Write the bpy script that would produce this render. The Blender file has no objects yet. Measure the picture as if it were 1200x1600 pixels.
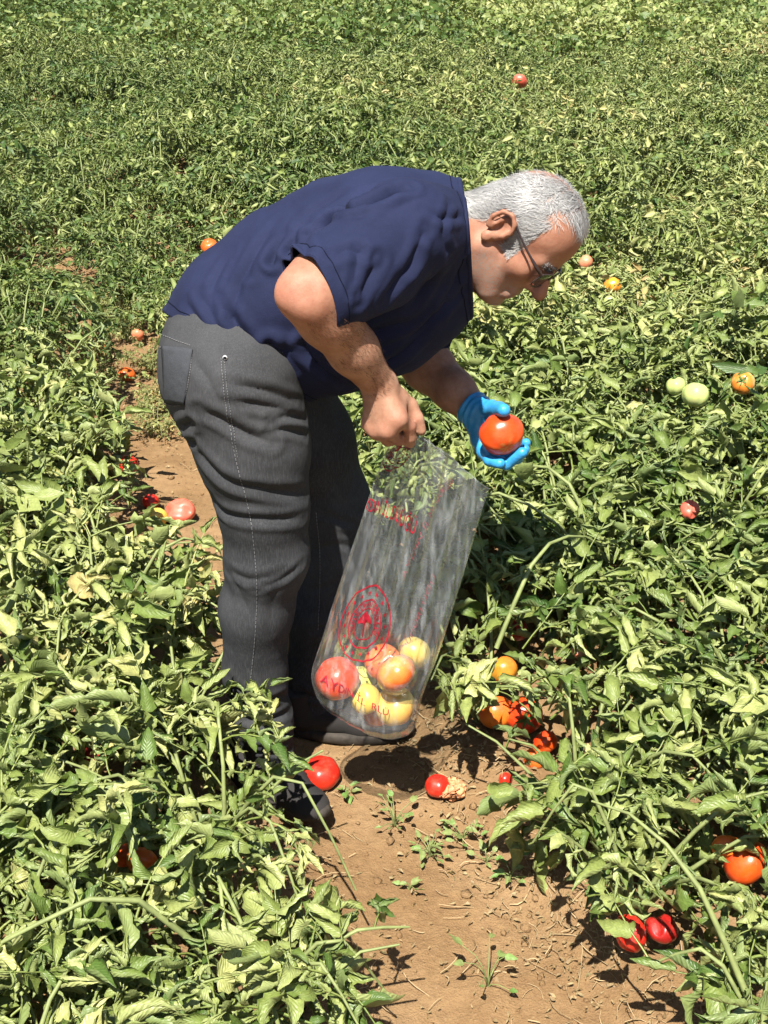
import bpy, bmesh, math, random
import numpy as np
from mathutils import Vector, Matrix, Quaternion
from mathutils.bvhtree import BVHTree

random.seed(7)
rng = np.random.default_rng(11)
scene = bpy.context.scene
COL = scene.collection

# ------------------------------------------------------------------ camera
CAM_H, PITCH, FPX = 1.75, math.radians(26.5), 2000.0      # focal length in pixels of a 1200 x 1600 frame
cam_data = bpy.data.cameras.new('camera')
cam = bpy.data.objects.new('camera', cam_data)
COL.objects.link(cam)
cam.location = (0, 0, CAM_H)
cam.rotation_euler = (math.radians(90) - PITCH, 0, 0)
cam_data.sensor_fit = 'VERTICAL'
cam_data.sensor_height = 36.0
cam_data.lens = FPX / 1600 * 36.0
cam_data.clip_start = 0.05
cam_data.clip_end = 2000
scene.camera = cam

# ------------------------------------------------------------------ sky and sun
TO_SUN = Vector((-0.11, -0.46, 0.88)).normalized()
world = bpy.data.worlds.new('World')
scene.world = world
world.use_nodes = True
wn = world.node_tree
sky = wn.nodes.new('ShaderNodeTexSky')
sky.sky_type = 'NISHITA'
sky.sun_disc = False
sky.sun_elevation = math.asin(TO_SUN.z)
sky.sun_rotation = math.atan2(TO_SUN.x, TO_SUN.y)
bg = wn.nodes['Background']
wn.links.new(sky.outputs[0], bg.inputs['Color'])
bg.inputs['Strength'].default_value = 0.05
sun_data = bpy.data.lights.new('sun', 'SUN')
sun_data.energy = 5.0
sun_data.angle = math.radians(0.53)
sun_data.color = (1.0, 0.95, 0.86)
sun = bpy.data.objects.new('sun', sun_data)
COL.objects.link(sun)
sun.rotation_euler = TO_SUN.to_track_quat('Z', 'Y').to_euler()

scene.view_settings.view_transform = 'Standard'
scene.view_settings.look = 'None'
scene.view_settings.gamma = 1.0
scene.view_settings.use_curve_mapping = False
scene.view_settings.exposure = 1.2
scene.render.engine = 'CYCLES'
scene.cycles.max_bounces = 5
scene.cycles.diffuse_bounces = 1
scene.cycles.glossy_bounces = 2
scene.cycles.use_adaptive_sampling = True
scene.cycles.adaptive_threshold = 0.03
scene.cycles.transparent_max_bounces = 12
scene.cycles.use_denoising = True

# ------------------------------------------------------------------ helpers
_f = np.array([0, math.cos(PITCH), -math.sin(PITCH)])
_u = np.array([0, math.sin(PITCH), math.cos(PITCH)])
_r = np.array([1.0, 0, 0])
_c = np.array([0, 0, CAM_H])


def ray(px, py):
    return _r * ((px - 600) / FPX) + _u * ((800 - py) / FPX) + _f


def P(px, py, Y):
    """the point of the place that stands at distance Y and is seen at photo position px, py"""
    d = ray(px, py)
    return _c + d * (Y / d[1])


def PZ(px, py, z):
    d = ray(px, py)
    return _c + d * ((z - CAM_H) / d[2])


def tag(o, label=None, cat=None, group=None, kind=None):
    if label: o['label'] = label
    if cat: o['category'] = cat
    if group: o['group'] = group
    if kind: o['kind'] = kind
    return o


def empty(name, loc):
    o = bpy.data.objects.new(name, None)
    o.location = loc
    o.empty_display_size = 0.05
    COL.objects.link(o)
    return o


def link(name, me, mat=None, parent=None):
    if mat is not None and not me.materials:
        me.materials.append(mat)
    o = bpy.data.objects.new(name, me)
    COL.objects.link(o)
    if parent is not None:
        o.parent = parent
        o.matrix_parent_inverse = Matrix.Translation(-Vector(parent.location)) if parent.type == 'EMPTY' and parent.parent is None else Matrix.Identity(4)
    return o


def npmesh(name, V, F, smooth=True, uv=None, attrs=None):
    """V (n,3); F (m,3|4) int array, or a list of such arrays"""
    me = bpy.data.meshes.new(name)
    V = np.asarray(V, dtype=np.float32)
    Fs = F if isinstance(F, list) else [F]
    Fs = [np.asarray(f, dtype=np.int32) for f in Fs if len(f)]
    loops = np.concatenate([f.ravel() for f in Fs])
    tot = np.concatenate([np.full(len(f), f.shape[1], dtype=np.int32) for f in Fs])
    start = np.concatenate([[0], np.cumsum(tot)[:-1]]).astype(np.int32)
    me.vertices.add(len(V)); me.vertices.foreach_set('co', V.ravel())
    me.loops.add(len(loops)); me.loops.foreach_set('vertex_index', loops.astype(np.int32))
    me.polygons.add(len(tot)); me.polygons.foreach_set('loop_start', start); me.polygons.foreach_set('loop_total', tot)
    if smooth:
        me.polygons.foreach_set('use_smooth', np.ones(len(tot), dtype=bool))
    if uv is not None:
        l = me.uv_layers.new(name='UVMap')
        l.data.foreach_set('uv', np.asarray(uv, dtype=np.float32)[loops].ravel())
    for k, a in (attrs or {}).items():
        at = me.attributes.new(k, 'FLOAT', 'POINT')
        at.data.foreach_set('value', np.asarray(a, dtype=np.float32))
    me.update(calc_edges=True)
    me.validate()
    return me


class Acc:
    """collects pieces of geometry that become one mesh"""
    def __init__(s):
        s.V, s.F3, s.F4, s.UV, s.T, s.n = [], [], [], [], [], 0
    def add(s, V, F, uv=None, tint=0.5):
        V = np.asarray(V, dtype=np.float64); F = np.asarray(F)
        (s.F4 if F.shape[1] == 4 else s.F3).append(F + s.n)
        s.V.append(V)
        s.UV.append(np.zeros((len(V), 2)) if uv is None else uv)
        s.T.append(np.full(len(V), tint) if np.isscalar(tint) else np.asarray(tint))
        s.n += len(V)
    def tube(s, pts, rad, sides=5, tint=0.5):
        V, F = tube(pts, rad, sides)
        s.add(V, F, tint=tint)
    def mesh(s, name, smooth=True):
        Fs = []
        if s.F4: Fs.append(np.concatenate(s.F4))
        if s.F3: Fs.append(np.concatenate(s.F3))
        return npmesh(name, np.concatenate(s.V), Fs, smooth, np.concatenate(s.UV), {'tint': np.concatenate(s.T)})


def tube(pts, rad, sides=5, closed=False):
    pts = np.asarray(pts, dtype=float); n = len(pts)
    rad = np.full(n, rad) if np.isscalar(rad) else np.asarray(rad, dtype=float)
    V = []
    nrm = None
    for i in range(n):
        a = pts[(i - 1) % n] if (i > 0 or closed) else pts[i]
        b = pts[(i + 1) % n] if (i < n - 1 or closed) else pts[i]
        t = b - a; t = t / (np.linalg.norm(t) + 1e-9)
        if nrm is None:
            h = np.array([0, 0, 1.0]) if abs(t[2]) < .9 else np.array([1.0, 0, 0])
            nrm = np.cross(t, h)
        nrm = nrm - t * np.dot(nrm, t); nrm = nrm / (np.linalg.norm(nrm) + 1e-9)
        bn = np.cross(t, nrm)
        for k in range(sides):
            a_ = 2 * math.pi * k / sides
            V.append(pts[i] + rad[i] * (math.cos(a_) * nrm + math.sin(a_) * bn))
    F = []
    for i in range(n if closed else n - 1):
        j = (i + 1) % n
        for k in range(sides):
            F.append((i * sides + k, i * sides + (k + 1) % sides, j * sides + (k + 1) % sides, j * sides + k))
    if not closed:
        V.append(pts[0]); V.append(pts[-1])
        for k in range(sides):
            F.append((len(V) - 2, (k + 1) % sides, k, k)) if False else None
    return np.array(V), np.array(F)


def spline(pts, n):
    """Catmull-Rom through the points"""
    pts = np.asarray(pts, dtype=float)
    p = np.vstack([2 * pts[0] - pts[1], pts, 2 * pts[-1] - pts[-2]])
    m = len(pts) - 1
    out = []
    for i in range(n):
        x = i / (n - 1) * m
        k = min(int(x), m - 1); t = x - k
        a, b, c, d = p[k], p[k + 1], p[k + 2], p[k + 3]
        out.append(.5 * (2 * b + (c - a) * t + (2 * a - 5 * b + 4 * c - d) * t * t + (3 * b - a - 3 * c + d) * t ** 3))
    return np.array(out)


# ---- node material helper
def mat(name):
    m = bpy.data.materials.new(name)
    m.use_nodes = True
    nt = m.node_tree
    b = nt.nodes['Principled BSDF']
    return m, nt, b


def N(nt, t, **kw):
    n = nt.nodes.new(t)
    for k, v in kw.items():
        if k.startswith('i_'):
            n.inputs[k[2:].replace('_', ' ')].default_value = v
        elif isinstance(k, str) and hasattr(n, k):
            setattr(n, k, v)
    return n


def ramp(nt, fac, stops):
    r = nt.nodes.new('ShaderNodeValToRGB')
    e = r.color_ramp.elements
    while len(e) < len(stops): e.new(0.5)
    for el, (p, c) in zip(e, stops):
        el.position = p
        el.color = (*c, 1) if len(c) == 3 else c
    nt.links.new(fac, r.inputs[0])
    return r.outputs[0]


def noise(nt, vec, scale, detail=3.0, rough=0.55):
    n = nt.nodes.new('ShaderNodeTexNoise')
    n.inputs['Scale'].default_value = scale
    n.inputs['Detail'].default_value = detail
    n.inputs['Roughness'].default_value = rough
    if vec is not None: nt.links.new(vec, n.inputs['Vector'])
    return n.outputs['Fac']


def mixc(nt, fac, a, b, mode='MIX'):
    n = nt.nodes.new('ShaderNodeMix')
    n.data_type = 'RGBA'; n.blend_type = mode
    for sock, v in ((n.inputs['Factor'], fac), (n.inputs['A'], a), (n.inputs['B'], b)):
        if isinstance(v, bpy.types.NodeSocket): nt.links.new(v, sock)
        elif isinstance(v, (int, float)): sock.default_value = v
        else: sock.default_value = (*v, 1) if len(v) == 3 else v
    return n.outputs['Result']


def math_n(nt, op, a, b=None, clamp=False):
    n = nt.nodes.new('ShaderNodeMath'); n.operation = op; n.use_clamp = clamp
    for sock, v in ((n.inputs[0], a), (n.inputs[1], b)):
        if v is None: continue
        if isinstance(v, bpy.types.NodeSocket): nt.links.new(v, sock)
        else: sock.default_value = v
    return n.outputs[0]


def bump(nt, b, height, strength=0.3, dist=0.01):
    n = nt.nodes.new('ShaderNodeBump')
    n.inputs['Strength'].default_value = strength
    n.inputs['Distance'].default_value = dist
    nt.links.new(height, n.inputs['Height'])
    nt.links.new(n.outputs[0], b.inputs['Normal'])
    return n


def objvec(nt, which='Object'):
    return nt.nodes.new('ShaderNodeTexCoord').outputs[which]


def posvec(nt):
    return nt.nodes.new('ShaderNodeNewGeometry').outputs['Position']


def simple(name, col, rough=0.6, spec=0.4, metal=0.0, nscale=60, nvar=0.25, bstr=0.0, bdist=0.002):
    m, nt, b = mat(name)
    v = objvec(nt)
    f = noise(nt, v, nscale)
    c = ramp(nt, f, [(0.25, tuple(x * (1 - nvar) for x in col)), (0.75, tuple(min(1, x * (1 + nvar)) for x in col))])
    nt.links.new(c, b.inputs['Base Color'])
    b.inputs['Roughness'].default_value = rough
    b.inputs['Specular IOR Level'].default_value = spec
    b.inputs['Metallic'].default_value = metal
    if bstr: bump(nt, b, f, bstr, bdist)
    return m


# value noise in numpy, for geometry
def vnoise(x, y, seed=0):
    xi = np.floor(x).astype(np.int64); yi = np.floor(y).astype(np.int64)
    xf = x - xi; yf = y - yi
    xf = xf * xf * (3 - 2 * xf); yf = yf * yf * (3 - 2 * yf)
    def h(a, b):
        v = (a * 374761393 + b * 668265263 + seed * 974711) & 0x7fffffff
        v = ((v ^ (v >> 13)) * 1274126177) & 0x7fffffff
        return ((v ^ (v >> 16)) & 0xffff) / 65535.0
    return (h(xi, yi) * (1 - xf) + h(xi + 1, yi) * xf) * (1 - yf) + (h(xi, yi + 1) * (1 - xf) + h(xi + 1, yi + 1) * xf) * yf


# ------------------------------------------------------------------ layout of the field: one bare path between beds
C0 = np.array([0.175, 1.56]); TD = np.array([-0.385, 1.0]); TD /= np.linalg.norm(TD)
ND = np.array([TD[1], -TD[0]])


def uw(x, y):
    dx = x - C0[0]; dy = y - C0[1]
    return dx * ND[0] + dy * ND[1], dx * TD[0] + dy * TD[1]


def wu(u, w):
    return C0[0] + u * ND[0] + w * TD[0], C0[1] + u * ND[1] + w * TD[1]


def gh(x, y):
    """height of the soil"""
    x = np.asarray(x, dtype=float); y = np.asarray(y, dtype=float)
    u, w = uw(x, y)
    bed = 0.06 * (1 / (1 + np.exp(-(np.abs(u) - 0.24) / 0.035)))
    return bed + 0.018 * (vnoise(x * 5, y * 5, 1) - .5) + 0.010 * (vnoise(x * 17, y * 17, 2) - .5) + 0.005 * (vnoise(x * 60, y * 60, 3) - .5)

# ------------------------------------------------------------------ lettering for the bag, made while the scene is still small
def text_mesh(txt, size):
    c = bpy.data.curves.new('t', 'FONT'); c.body = txt; c.size = size; c.align_x = 'CENTER'; c.align_y = 'CENTER'; c.resolution_u = 3
    o = bpy.data.objects.new('t', c); COL.objects.link(o)
    dg = bpy.context.evaluated_depsgraph_get()
    me = o.evaluated_get(dg).to_mesh()
    me.calc_loop_triangles()
    V = np.array([v.co[:] for v in me.vertices]); T = np.array([t.vertices[:] for t in me.loop_triangles])
    o.evaluated_get(dg).to_mesh_clear()
    bpy.data.objects.remove(o); bpy.data.curves.remove(c)
    return V, T


WORD = 'TARIM VE ORMAN BAKANLIĞI'
GLYPH = {t_: text_mesh(t_, 1.0) for t_ in sorted(set(WORD) - {' '}) + ['AYDIN İL MÜDÜRLÜĞÜ', 'YDIN İL DLÜĞÜ', 'AYDIN İL  RLÜ']}

# ------------------------------------------------------------------ ground
def soil_material():
    m, nt, b = mat('soil')
    p = posvec(nt)
    a = noise(nt, p, 3.0, 5, .6)
    f = noise(nt, p, 45, 6, .65)
    g = noise(nt, p, 260, 3, .6)
    c = ramp(nt, a, [(.3, (.190, .112, .050)), (.5, (.260, .162, .078)), (.72, (.32, .208, .108))])
    c = mixc(nt, ramp(nt, f, [(.35, (0, 0, 0)), (.65, (1, 1, 1))]), mixc(nt, 0.30, c, (.10, .05, .025)), c)
    c = mixc(nt, ramp(nt, g, [(.58, (0, 0, 0)), (.72, (.55, .55, .55))]), c, (.34, .235, .14))
    nt.links.new(c, b.inputs['Base Color'])
    b.inputs['Roughness'].default_value = .95
    b.inputs['Specular IOR Level'].default_value = .15
    h = math_n(nt, 'ADD', f, math_n(nt, 'MULTIPLY', g, .45))
    bump(nt, b, h, .8, .012)
    return m


M_SOIL = soil_material()
gx = np.concatenate([[-600, -200, -60, -25, -12, -7], np.arange(-5, -2.2, .15), np.arange(-2.2, 1.3, .016), np.arange(1.3, 5, .15), [7, 12, 25, 60, 200, 600]])
gy = np.concatenate([[-200, -30, -5, 0, .6], np.arange(.9, 4.2, .016), np.arange(4.2, 7.5, .05), np.arange(7.5, 27, .5), [40, 80, 200, 700, 1500]])
X, Y = np.meshgrid(gx, gy, indexing='ij')
Z = gh(X, Y)
far = (np.abs(X) > 6) | (Y > 30) | (Y < .5)
Z = np.where(far, 0.05, Z)
nx, ny = X.shape
idx = np.arange(nx * ny).reshape(nx, ny)
F = np.stack([idx[:-1, :-1], idx[1:, :-1], idx[1:, 1:], idx[:-1, 1:]], -1).reshape(-1, 4)
ground = link('ground', npmesh('ground', np.stack([X, Y, Z], -1).reshape(-1, 3), F), M_SOIL)
tag(ground, 'dry brown soil of the field and the bare path between the beds', None, None, 'structure')

# ------------------------------------------------------------------ fruit lying in the field: where, how big, which look
# (photo x, photo y, height of the centre, radius, look, squash, label)
FRUIT = [
    (502, 1208, .034, .041, 'red', .80, 'whole red tomato lying on the path beside the near shoe'),
    (684, 1228, .030, .027, 'red', .88, 'small red tomato beside a shrivelled one at the foot of the right bed'),
    (775, 1113, .10, .040, 'orange', .95, 'orange tomato touching a red one below the bag, right bed edge'),
    (819, 1117, .10, .042, 'redorange', .95, 'red tomato half shaded by leaves, right of the orange one near the bag'),
    (787, 1046, .16, .032, 'yelloworange', .9, 'yellow orange tomato under a pale leaf right of the bag bottom'),
    (852, 1160, .09, .028, 'redorange', .85, 'red tomato tucked behind leaves below the two touching tomatoes'),
    (835, 1186, .07, .024, 'orange', .85, 'small orange tomato below the tucked red one in the right bed'),
    (790, 1218, .06, .015, 'red', .9, 'tiny red tomato at the foot of the right bed near the path'),
    (1166, 1348, .22, .042, 'redorange', .8, 'red orange tomato at the right edge under a folded leaf'),
    (1137, 1326, .23, .028, 'orange', .85, 'orange tomato showing just above the red orange one at the right edge'),
    (983, 1459, .12, .033, 'red', .75, 'split red tomato low in the right bed near the bottom of the photo'),
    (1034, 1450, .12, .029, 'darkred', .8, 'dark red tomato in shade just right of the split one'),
    (222, 1346, .23, .029, 'orange', .75, 'orange tomato poking through the leaves of the lower left bed'),
    (196, 1336, .215, .024, 'redorange', .85, 'shaded red tomato just left of the orange one in the lower left bed'),
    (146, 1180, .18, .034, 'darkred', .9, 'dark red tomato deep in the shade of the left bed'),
    (281, 799, .040, .047, 'softred', .78, 'large soft pinkish red tomato on the path behind the man'),
    (246, 808, .034, .031, 'yellow', .9, 'yellow tomato on the path touching the large soft red one'),
    (236, 784, .035, .027, 'red', .85, 'small red tomato behind the yellow one on the path edge'),
    (200, 726, .10, .032, 'red', .9, 'red tomato at the left edge of the path behind the man'),
    (160, 546, .05, .036, 'orange', .8, 'faded orange tomato on the dry far stretch of the path'),
    (198, 585, .05, .034, 'orange', .8, 'orange tomato on the dry path nearest the jeans pocket'),
    (215, 523, .06, .026, 'pink', .8, 'small pinkish tomato on the far path by the shirt hem'),
    (1087, 617, .38, .040, 'palegreen', .92, 'pale green unripe tomato, the larger of a pair in the right bed'),
    (1056, 603, .37, .030, 'palegreen', .92, 'pale green unripe tomato, the smaller of a pair in the right bed'),
    (1161, 598, .36, .036, 'bicolor', .95, 'cream tomato with an orange cheek at the right edge'),
    (957, 447, .345, .034, 'yelloworange', .95, 'yellow orange tomato on the leaves below the spectacles'),
    (915, 410, .345, .030, 'pink', .95, 'pinkish orange tomato in the leaves right of the spectacles'),
    (812, 127, .40, .055, 'softred', .8, 'lone red tomato far off in the field above the grey head'),
    (327, 385, .34, .036, 'orange', .85, 'orange tomato in the leaves just behind the back of the shirt'),
    (1078, 796, .35, .024, 'softred', .7, 'shrunken reddish tomato among dry stems in the right bed'),
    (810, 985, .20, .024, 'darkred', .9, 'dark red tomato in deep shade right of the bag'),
    (906, 1017, .26, .018, 'pink', .7, 'withered pinkish tomato in the middle of the right bed'),
    (953, 472, .34, .024, 'palegreen', .9, 'small pale green tomato right below the yellow orange one'),
]
FPOS = []
for (px, py, z, r, look, sq, lab) in FRUIT:
    p = PZ(px, py, z)
    g = float(gh(p[0], p[1]))
    if z < .06 and py < 1500:                      # lies on the soil
        p = PZ(px, py, g + r * sq * .93)
    FPOS.append((p, r))

VIEWS = [(np.array([-.135, 2.055, .05]), .045), (np.array([-.10, 2.36, .05]), .05), (np.array([.0, 2.35, .05]), .05), (np.array([.07, 2.33, .05]), .05)]

# things that stand in the leaves' way: legs, feet, bag
OBST = [(np.array([-.25, 2.20, .0]), np.array([-.23, 2.16, .6]), .085),
        (np.array([-.12, 2.40, .0]), np.array([-.10, 2.42, .6]), .10),
        (np.array([-.30, 2.25, .05]), np.array([-.09, 2.07, .05]), .06),
        (np.array([-.18, 2.36, .05]), np.array([.10, 2.34, .05]), .07),
        (np.array([0.0, 2.08, .85]), np.array([-.02, 2.08, .32]), .085)]


def seg_dist(p, a, b):
    ab = b - a
    t = np.clip(np.dot(p - a, ab) / np.dot(ab, ab), 0, 1)
    return np.linalg.norm(p - a - t * ab), t


def segs_min(Q, A_, B_):
    """distances of points Q (n,3) to segments (m): (n, m)"""
    AB = B_ - A_
    t = np.clip(np.einsum('nmk,mk->nm', Q[:, None] - A_[None], AB) / np.einsum('mk,mk->m', AB, AB)[None], 0, 1)
    return np.linalg.norm(Q[:, None] - A_[None] - t[..., None] * AB[None], axis=2)


OB_A = np.array([o[0] for o in OBST]); OB_B = np.array([o[1] for o in OBST]); OB_R = np.array([o[2] for o in OBST])
SV = [v for v in FPOS + VIEWS if v[0][1] < 5.3]
SV_A = np.array([v[0] for v in SV]); SV_B = np.repeat(_c[None], len(SV), 0); SV_R = np.array([v[1] for v in SV])


# ------------------------------------------------------------------ tomato plants
def leaf_material(name='leaf', dry=False):
    m, nt, b = mat(name)
    at = N(nt, 'ShaderNodeAttribute', attribute_name='tint').outputs['Fac']
    info = nt.nodes.new('ShaderNodeObjectInfo')
    sc_ = N(nt, 'ShaderNodeSeparateColor'); nt.links.new(info.outputs['Color'], sc_.inputs[0])
    v = math_n(nt, 'ADD', math_n(nt, 'MULTIPLY', at, .70), math_n(nt, 'MULTIPLY', info.outputs['Random'], .18))
    v = math_n(nt, 'ADD', v, math_n(nt, 'SUBTRACT', sc_.outputs[0], .5))
    col = ramp(nt, v, [(.00, (.034, .084, .012)), (.22, (.092, .156, .027)), (.45, (.195, .248, .060)), (.68, (.325, .368, .126)), (.86, (.45, .44, .172)), (.97, (.44, .32, .13))])
    uvn = N(nt, 'ShaderNodeUVMap').outputs[0]
    sep = N(nt, 'ShaderNodeSeparateXYZ'); nt.links.new(uvn, sep.inputs[0])
    s_abs = math_n(nt, 'ABSOLUTE', math_n(nt, 'SUBTRACT', sep.outputs[1], .5))
    k = math_n(nt, 'SUBTRACT', math_n(nt, 'MULTIPLY', sep.outputs[0], 9.0), math_n(nt, 'MULTIPLY', s_abs, 7.0))
    saw = math_n(nt, 'PINGPONG', k, .5)                      # side veins
    vein = math_n(nt, 'SMOOTH_MIN', saw, math_n(nt, 'MULTIPLY', s_abs, 7.0))
    mask = ramp(nt, vein, [(.0, (1, 1, 1)), (.13, (0, 0, 0))])
    col = mixc(nt, math_n(nt, 'MULTIPLY', mask, .16), col, (.42, .43, .20))
    fine = noise(nt, objvec(nt), 130, 2, .6)
    col = mixc(nt, .30, col, ramp(nt, fine, [(.3, (.05, .05, .03)), (.7, (.55, .55, .45))]), 'OVERLAY')
    back = nt.nodes.new('ShaderNodeNewGeometry').outputs['Backfacing']   # the paler underside of the blade
    col = mixc(nt, math_n(nt, 'MULTIPLY', back, .30), col, (.34, .38, .17))
    nt.links.new(col, b.inputs['Base Color'])
    b.inputs['Roughness'].default_value = .46
    b.inputs['Specular IOR Level'].default_value = .5
    bump(nt, b, math_n(nt, 'ADD', math_n(nt, 'MULTIPLY', vein, .8), math_n(nt, 'MULTIPLY', fine, .8)), .45, .004)
    tr = nt.nodes.new('ShaderNodeBsdfTranslucent')
    nt.links.new(mixc(nt, 1.0, col, (1.0, 1.12, .45), 'MULTIPLY'), tr.inputs['Color'])
    mx = nt.nodes.new('ShaderNodeMixShader'); mx.inputs[0].default_value = .12
    nt.links.new(b.outputs[0], mx.inputs[1]); nt.links.new(tr.outputs[0], mx.inputs[2])
    nt.links.new(mx.outputs[0], nt.nodes['Material Output'].inputs['Surface'])
    return m


M_LEAF = leaf_material()
M_STEM = simple('stem_green', (.20, .235, .085), .55, .35, 0, 40, .3, .2, .002)
M_STRAW = simple('dry_straw', (.40, .29, .16), .85, .2, 0, 25, .45, .3, .002)


def leaflet(L, W, roll, bend, twist, ns, nc, lob, r):
    """one blade along +x, edges rolled up, puckered and drooping; returns V, F, uv"""
    V = []; UV = []
    x = z = 0.0; ang = 0.0
    p1, p2 = r * 37.0, r * 91.0
    for i in range(ns + 1):
        t = i / ns
        if i:
            ang = -bend * (t - .5 / ns) ** 1.4
            x += L / ns * math.cos(ang); z += L / ns * math.sin(ang)
        w = W * (math.sin(math.pi * min(1, .06 + .94 * t) ** .66) ** .9 if t < 1 else 0.0)
        w = max(w, W * .04)
        if lob and 0 < i < ns: w *= 1 + lob * (1 if i % 2 else -1) * (1 - t * .4)
        ph = max(roll * (.6 + .4 * math.sin(math.pi * t) + .22 * math.sin(5 * t + p1)), .05)
        tw = twist * t
        dy = w / nc
        ys = [0.0]; zs = [0.0]; half = nc // 2 if nc % 2 == 0 else None
        # the blade is flat beside the midrib and rolls towards its margins
        prof = []
        for j in range(nc + 1):
            sgn = j / nc * 2 - 1
            prof.append(sgn)
        pts = []
        for sgn in prof:
            m = 6; yy = zz = 0.0
            for k in range(m):
                q = (k + .5) / m * abs(sgn)
                a = ph * .5 * (.35 * q + .65 * q ** 2.2) * 1.25
                yy += math.cos(a) * w * .5 * abs(sgn) / m; zz += math.sin(a) * w * .5 * abs(sgn) / m
            zz += .10 * w * math.sin(11 * t + 4 * sgn + p2) * abs(sgn) + .05 * w * math.sin(23 * t + p1) * abs(sgn)
            pts.append((math.copysign(yy, sgn), zz))
        for (yy, zz), sgn in zip(pts, prof):
            y2 = yy * math.cos(tw) - zz * math.sin(tw); z2 = yy * math.sin(tw) + zz * math.cos(tw)
            V.append((x - z2 * math.sin(ang), y2, z + z2 * math.cos(ang)))
            UV.append((t, sgn * .5 + .5))
    F = []
    for i in range(ns):
        for j in range(nc):
            a = i * (nc + 1) + j
            F.append((a, a + nc + 1, a + nc + 2, a + 1))
    return np.array(V), np.array(F), np.array(UV)


def rotm(az, el, rollx):
    return np.array((Matrix.Rotation(az, 3, 'Z') @ Matrix.Rotation(-el, 3, 'Y') @ Matrix.Rotation(rollx, 3, 'X')))


def compound(rd, ns, nc, pairs, scale=1.0, wilt=1.0, stem=True):
    """a tomato leaf along +x: midrib with leaflets"""
    A = Acc()
    RL = rd.uniform(.08, .14) * scale
    droop = rd.uniform(.4, 1.8)
    n = 6
    pts = [np.zeros(3)]
    for i in range(1, n):
        a = .35 - droop * i / n
        pts.append(pts[-1] + RL / (n - 1) * np.array([math.cos(a), rd.uniform(-.12, .12), math.sin(a)]))
    pts = np.array(pts)
    if stem: A.tube(pts, np.linspace(.0026, .0012, n) * scale, 3, .55)
    base_t = rd.uniform(.15, .8)
    def put(i, az, el, L):
        W = L * rd.uniform(.48, .80)
        roll = rd.choice([1.5, 2.3, 3.1, 3.8, 4.5, 5.2]) * wilt
        V, F, uv = leaflet(L, W, roll, rd.uniform(-.9, 2.3), rd.uniform(-1.4, 1.4), ns, nc, .13 if ns > 5 else 0, rd.random())
        M = rotm(az, el, rd.uniform(-1.3, 1.3))
        A.add(V @ M.T + pts[i], F, uv, min(1, max(0, base_t + rd.uniform(-.22, .25))))
    put(n - 1, rd.uniform(-.3, .3), -droop * .8 + .3 + rd.uniform(-.3, .3), rd.uniform(.045, .078) * scale)
    for k in range(pairs):
        i = n - 2 - int(k * (n - 2) / max(1, pairs))
        for sd in (-1, 1):
            put(max(1, i), sd * rd.uniform(.5, 1.5), rd.uniform(-1.0, .7), rd.uniform(.026, .066) * scale * (1 - .13 * k))
    return A


def plant_frame(rd, hgt, rad, nst, nleaf):
    """stems of one plant and where its leaves are set: list of (pos, az, el, roll)"""
    stems = []; nodes = []
    per = max(1, nleaf // nst)
    a0 = rd.uniform(0, 6.28)
    for s in range(nst):
        az = a0 + 6.283 * s / nst + rd.uniform(-.35, .35)
        reach = rad * rd.uniform(.55, 1.1); top = hgt * rd.uniform(.65, 1.0)
        o = np.array([math.cos(az), math.sin(az), 0]); sd = np.array([-o[1], o[0], 0])
        wob = rd.uniform(-.12, .12)
        P4 = [np.array([0, 0, 0]), o * reach * .22 + np.array([0, 0, top * .55]), o * reach * .6 + sd * wob * .6 + np.array([0, 0, top]), o * reach + sd * wob + np.array([0, 0, top * rd.uniform(.35, .95)])]
        pts = spline(P4, 8)
        stems.append(pts)
        for k in range(per):
            t = .22 + .78 * (k + rd.random()) / per
            x = t * 7; i = min(6, int(x)); f = x - i
            p = pts[i] * (1 - f) + pts[i + 1] * f
            la = az + rd.choice([-1, 1]) * rd.uniform(.2, 1.9)
            nodes.append((p, la, rd.uniform(-.5, .9), rd.uniform(-.8, .8)))
    return stems, nodes


rdp = random.Random(3)
LEAF_HI = []
for i in range(24):
    A = compound(rdp, 7, 6, rdp.choice([2, 3, 3]), rdp.choice([.70, .80, .90, 1.0, 1.22]), 1.22)
    me = A.mesh('leaf'); me.materials.append(M_LEAF); LEAF_HI.append(me)
MID = [compound(rdp, 4, 4, 3, rdp.choice([.62, .72, .82, 1.0]), 1.0) for _ in range(14)]
LOW = [compound(rdp, 2, 2, 2, rdp.choice([.9, 1.05, 1.25]), .6, False) for _ in range(12)]
TINY = [compound(rdp, 2, 1, 2, rdp.choice([.95, 1.1, 1.3]), .6, False) for _ in range(12)]


def placed(A, M, p):
    return np.concatenate(A.V) @ M.T + p


def acc_join(dst, src, M, p, shift=0.0):
    off = dst.n
    V = np.concatenate(src.V) @ M.T + p
    for f in src.F4: dst.F4.append(f + off)
    for f in src.F3: dst.F3.append(f + off)
    dst.V.append(V); dst.UV.append(np.concatenate(src.UV)); dst.T.append(np.clip(np.concatenate(src.T) + shift, 0, 1)); dst.n += len(V)


def stems_mesh(stems, sides=5, r0=.0058):
    A = Acc()
    for pts in stems: A.tube(pts, np.linspace(r0, .002, len(pts)), sides, .5)
    me = A.mesh('stem'); me.materials.append(M_STEM)
    return me


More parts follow.
